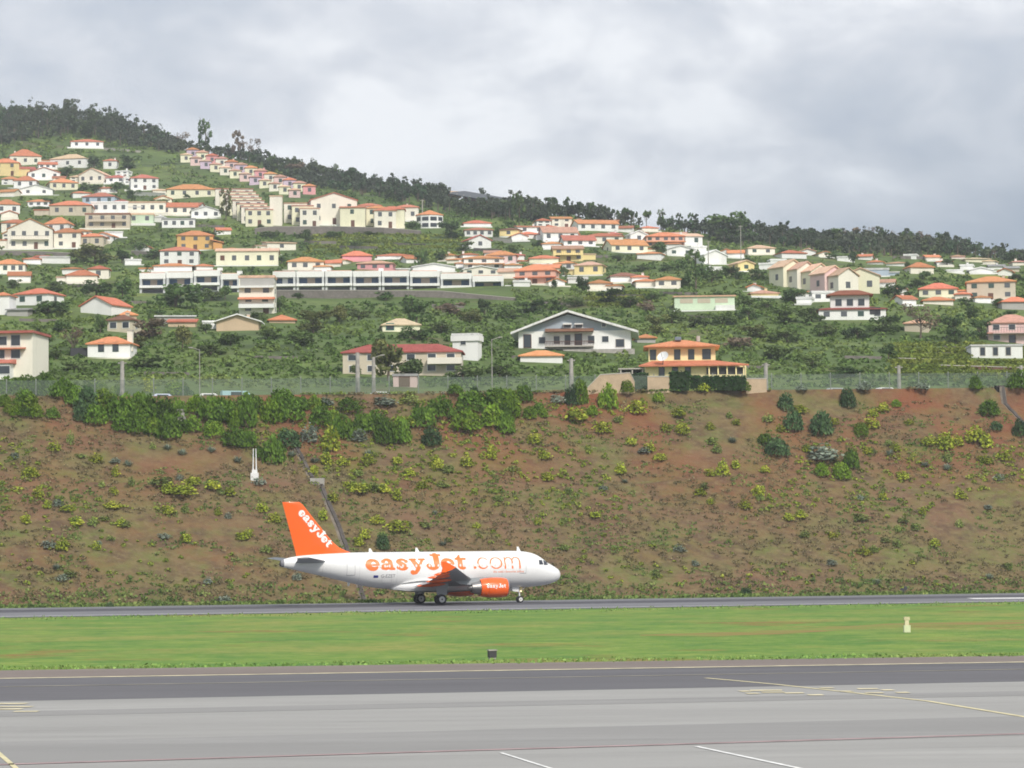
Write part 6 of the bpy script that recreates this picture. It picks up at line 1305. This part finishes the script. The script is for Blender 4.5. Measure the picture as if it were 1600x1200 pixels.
BUSH = '''12 614 36 24 D;38 614 38 28 D;70 618 40 30 D;98 620 36 26 D;8 634 20 15 B;42 640 36 24 B;24 650 20 14 B;56 652 24 17 B;82 652 20 16 D;135 645 42 40 K;118 630 32 26 D;162 642 42 30 B;150 660 36 26 D;190 658 46 38 D;222 654 42 36 D;215 676 36 24 D;250 660 42 36 D;277 652 30 28 D;262 684 40 34 D;240 676 30 22 B;186 616 18 14 D;158 612 22 14 B;140 612 18 14 D;232 612 18 20 Y;275 616 36 18 B;306 644 30 24 B;300 672 26 22 D;330 654 42 32 D;352 658 36 32 D;385 666 30 40 D;335 680 32 20 B;366 696 38 26 D;388 698 26 26 D;398 644 30 24 D;425 658 30 34 B;428 722 32 38 D;405 714 18 17 D;455 655 40 32 D;450 697 44 28 K;441 628 36 20 D;492 640 24 20 B;484 690 32 28 G;502 664 36 28 D;538 684 26 34 D;565 674 28 30 D;600 692 32 38 D;626 690 32 36 D;585 670 40 28 D;660 666 38 32 D;688 650 42 30 D;728 672 46 28 B;735 642 46 28 D;770 664 38 30 B;778 634 44 26 D;797 650 30 28 B;674 694 38 28 K;600 632 40 14 G;516 702 30 34 Y;560 688 28 20 G;634 664 36 14 Y;545 640 36 18 D;510 632 28 14 G;640 630 30 16 M;790 676 26 28 D;764 690 0 0 B;818 626 28 24 D;893 632 24 32 K;907 628 24 32 B;950 638 26 34 B;980 622 20 17 B;996 644 28 20 Y;900 656 38 18 Y;828 652 22 16 B;848 652 15 15 B;835 692 22 15 Y;1228 640 28 28 K;1240 672 36 30 K;1283 678 42 38 K;1325 636 28 30 K;1213 710 46 28 K;1285 718 58 24 G;1330 730 24 28 D;1284 744 22 18 B;1315 748 28 22 B;1594 682 26 28 K;1592 624 30 26 D;1524 616 18 18 D;1545 648 32 22 D;1524 692 32 26 Y;1542 700 22 20 Y;1477 702 26 26 Y;1480 722 18 18 M;598 858 24 24 K;350 944 28 14 G;1166 930 22 13 K;1062 862 22 12 G;172 948 14 9 K;1195 692 24 14 D;1160 624 22 16 B;1100 622 18 12 Y;1028 628 20 14 B;1060 650 26 14 Y;925 648 18 14 B;870 630 26 14 G;712 622 24 14 D;520 660 24 18 B;470 640 24 18 D;1350 612 26 14 G;1440 614 28 12 G;1400 636 16 10 B;1252 612 20 10 G;1380 642 20 14 Y;1365 650 16 12 Y;1345 680 22 18 B;1556 672 24 14 K;310 628 20 10 G;370 634 24 14 M;745 620 22 12 D'''
for l in BUSH.split(';'):
    a = l.split(); px, yb, w_, h_ = map(float, a[:4])
    if w_ > 0:
        shrub(px, yb, w_, h_, a[4])
        if a[4] in 'DB' and 0 < px < 830 and R_.uniform() < .55: shrub(px + R_.uniform(-1, 1) * w_ * .7, yb - R_.uniform(-2, 8), w_ * R_.uniform(.6, 1.0), h_ * R_.uniform(.6, 1.0), 'BDDK'[int(R_.integers(0, 4))])
SMALL = '''250 755 36 16;285 770 40 14;262 766 24 14;332 760 26 12;300 752 22 12;205 755 12 16;180 740 14 14;178 768 12 12;45 738 24 12;52 742 18 12;110 690 12 24;150 718 18 14;85 700 18 12;40 812 16 12;105 795 24 8;118 812 18 10;74 790 14 12;60 772 16 12;175 790 24 10;120 815 22 12;145 818 16 16;98 855 20 18;150 855 14 12;190 818 18 10;262 800 20 12;290 798 12 14;388 835 16 10;378 838 20 10;290 842 18 12;330 750 0 0;700 732 22 12;768 712 18 20;730 725 22 14;682 728 20 16;640 740 18 12;888 768 16 12;855 746 20 12;942 672 24 16;1065 674 22 16;1040 670 18 12;1120 704 18 14;1110 668 14 10;1130 738 20 20;1150 728 14 12;1110 740 18 10;1100 760 14 10;1185 770 18 16;1165 790 20 12;1232 808 18 10;1250 806 20 10;1345 808 26 12;1380 776 14 10;1410 745 20 12;1400 700 16 12;1450 690 26 12;1388 692 16 10;1355 705 16 10;1362 665 22 14;1300 660 18 10;1220 672 14 10;1140 650 12 10;1195 735 16 10;1495 692 20 14;1540 720 22 12;1568 715 22 16;1560 745 14 10;1500 775 20 12;1440 800 14 10;1460 850 16 10;1350 862 22 12;1365 858 16 12;1300 835 16 8;1110 785 12 8;1095 770 18 10;930 805 20 8;880 815 16 12;840 815 12 10;660 758 18 10;600 765 22 12;560 765 30 14;590 762 24 12;620 778 16 14;545 760 16 10;535 722 20 12;575 720 22 14;560 740 18 10;510 720 20 16;490 735 16 10;620 720 18 10;850 712 20 12;800 732 16 10;970 735 20 16;985 690 18 10;1015 700 18 12;1030 715 20 10;965 655 18 10;1150 660 14 8;1260 702 16 8;1420 660 14 8;1250 640 20 12;1200 655 20 12;620 825 30 16;590 815 20 12;570 838 18 14;560 848 16 12;640 820 12 10;520 780 18 12;505 810 14 14;430 812 18 14;410 795 16 12;700 842 14 8;745 820 12 8;360 770 18 12;340 800 12 10'''
for i, l in enumerate(SMALL.split(';')):
    px, yb, w_, h_ = map(float, l.split())
    if w_ > 0: shrub(px, yb + 4, w_ * 1.05, h_ * 1.05, 'Y' if i % 5 else 'M')
for i in range(62):
    px = R_.uniform(10, 1590); py = R_.uniform(690, 925); shrub(px, py, R_.uniform(12, 24), R_.uniform(7, 13), 'GMMGMA'[int(R_.integers(0, 6))])
for (px, yb) in ((372, 722), (330, 706), (262, 704), (200, 728), (285, 712), (492, 722), (575, 712), (1145, 692), (1390, 712), (1480, 735)): shrub(px, yb, 20, 13, 'A')
V = []
for i in range(3200):
    px = R_.uniform(-260, 1860); py = R_.uniform(630, 925) if i % 3 == 0 else R_.uniform(622, 800); p = hit(px, py)
    if p.z < .4 or float(vnoise(np.array(p.x * .045), np.array(p.z * .12), 51)) < .40: continue
    k = p.y / F; w_ = R_.uniform(5, 13) * k; m = 26; P = R_.normal(size=(m, 3)); P /= np.linalg.norm(P, axis=1, keepdims=True); P[:, 2] = np.abs(P[:, 2]); P *= R_.uniform(.4, 1, (m, 1)) ** .5
    V.append(leaves(R_, P * [w_ * .5, w_ * .4, w_ * .45], .085 * w_ + .05, np.zeros(3), upb=.3) + np.array(p))
me = quads_mesh('low_ground_cover', np.concatenate(V), [foliage('cover_yellow_green', (0.149, 0.204, 0.032), (0.218, 0.276, 0.041), (0.310, 0.348, 0.050), 0.15)]); o = bpy.data.objects.new('low_ground_cover', me); link(o); tag(o, 'small yellow-green plants dotted thickly over the earth bank', kind='stuff')
# grasses over the bank: two masses
acc = {0: [], 1: []}
for i in range(15000):
    px = R_.uniform(-260, 1860); py = R_.uniform(612, 948); d = ray(px, py); p = hit(px, py)
    if p.z < .15: continue
    k = p.y / F; q = float(vnoise(np.array(p.x * .07), np.array(p.z * .22), 31)); q2 = float(vnoise(np.array(p.x * .3), np.array(p.z * .6), 33))
    if q * .6 + q2 * .4 < .36 + (.08 if py > 860 and py < 925 else 0): continue
    tone = 0 if q2 < .62 else 1; w_ = R_.uniform(4, 13) * k; m = 10
    P = np.stack([R_.normal(0, w_ * .35, m), R_.normal(0, w_ * .25, m), R_.uniform(0, .28, m)], 1); P[:, 2] *= .8
    acc[tone].append(leaves(R_, P, .10, upb=.45, asp=1.2) + np.array(p))
for i in range(1300):    # green verge along the foot of the bank
    px = R_.uniform(-260, 1860); u = ray(px, 940)[0]; y = line_y(CB, u) + R_.uniform(-3.5, 2.5); x = u * y; z = max(float(hillz(x, y)), 0); m = 8
    P = np.stack([R_.normal(0, .5, m), R_.normal(0, .3, m), R_.uniform(0, .35, m)], 1); acc[1].append(leaves(R_, P, .16, upb=.45, asp=1.2) + np.array([x, y, z]))
for tone, nm, m, lb in ((0, 'dry_grass', f_dry, 'dry straw coloured grass scattered over the earth bank'), (1, 'green_grass', f_tuft, 'green grass tufts scattered over the bank and along its foot')):
    me = quads_mesh(nm, np.concatenate(acc[tone]), [m]); o = bpy.data.objects.new(nm, me); link(o); tag(o, lb, kind='stuff')
# turf texture on the strip between runway and taxiway
V = []
for i in range(1600):
    px = R_.uniform(-300, 1900); q = R_.uniform(.95, 1.01) if i % 2 else R_.uniform(-.02, .04); yr = 966 - .0156 * px; yf = 1046.5 - .0138 * px; g = ground(px, yr + (yf - yr) * q); k = g.y / F
    hh = R_.uniform(.03, .10); a = R_.uniform(0, pi); m = 3
    P = np.stack([R_.normal(0, .5, m), R_.normal(0, .3, m), R_.uniform(0, hh, m)], 1); V.append(leaves(R_, P, hh * .9, upb=.4, asp=1.3) + np.array(g))
f_turf = foliage('turf_blades', (0.17, 0.30, 0.08), (0.22, 0.34, 0.09), (0.30, 0.36, 0.12), .08)
me = quads_mesh('turf', np.concatenate(V), [f_turf]); o = bpy.data.objects.new('turf', me); link(o); tag(o, 'short grass blades of the green strip between runway and taxiway', kind='stuff')

# ---- labels of the planted things: each says which one it is
from collections import defaultdict
ORDW = ['first', 'second', 'third', 'fourth', 'fifth', 'sixth', 'seventh', 'eighth', 'ninth', 'tenth', 'eleventh', 'twelfth']
G_ = defaultdict(list)
for r in LAB: G_[(r[1], r[2])].append(r)
for (stem, ref), L_ in G_.items():
    if len(L_) == 1: L_[0][0]['label'] = f'{stem} {ref}'; continue
    if len(L_) == 2:
        a, c = sorted(L_, key=lambda r: r[5]); a[0]['label'] = f'smaller {stem} {ref}'; c[0]['label'] = f'larger {stem} {ref}'; continue
    for i, r in enumerate(sorted(L_, key=lambda r: r[3])): r[0]['label'] = f'{stem} {ref}, {ORDW[i] if i < 12 else "last"} from left'
for r in LAB:
    if len(r[0]['label'].split()) > 16: r[0]['label'] = r[0]['label'].replace('small ', '', 1).replace(' from left', '').replace('-roofed house', '-roofed cottage')
    if len(r[0]['label'].split()) > 16: r[0]['label'] = r[0]['label'].replace(' bare twiggy', ' bare').replace(' mid green', ' green').replace(' flat topped', '').replace(' spreading', '').replace(' in front of', ' before').replace('grey gabled house and', 'gabled house and').replace('the cream terraces at', 'terraces at')
# ------------------------------------------------------------------ the air between
hz = bpy.data.materials.new('haze'); hz.use_nodes = True; t_ = hz.node_tree; t_.nodes.clear()
o_ = N(t_, 'ShaderNodeOutputMaterial'); v_ = N(t_, 'ShaderNodeVolumePrincipled'); v_.inputs['Color'].default_value = (.86, .90, .96, 1); v_.inputs['Density'].default_value = 0.00018; v_.inputs['Anisotropy'].default_value = 0.2
t_.links.new(v_.outputs[0], o_.inputs['Volume'])
b = MB().box(-1600, 1600, -200, 2500, -1.4, 420, hz); o = b.build('haze'); tag(o, 'thin pale air over the airfield and hills', kind='stuff')
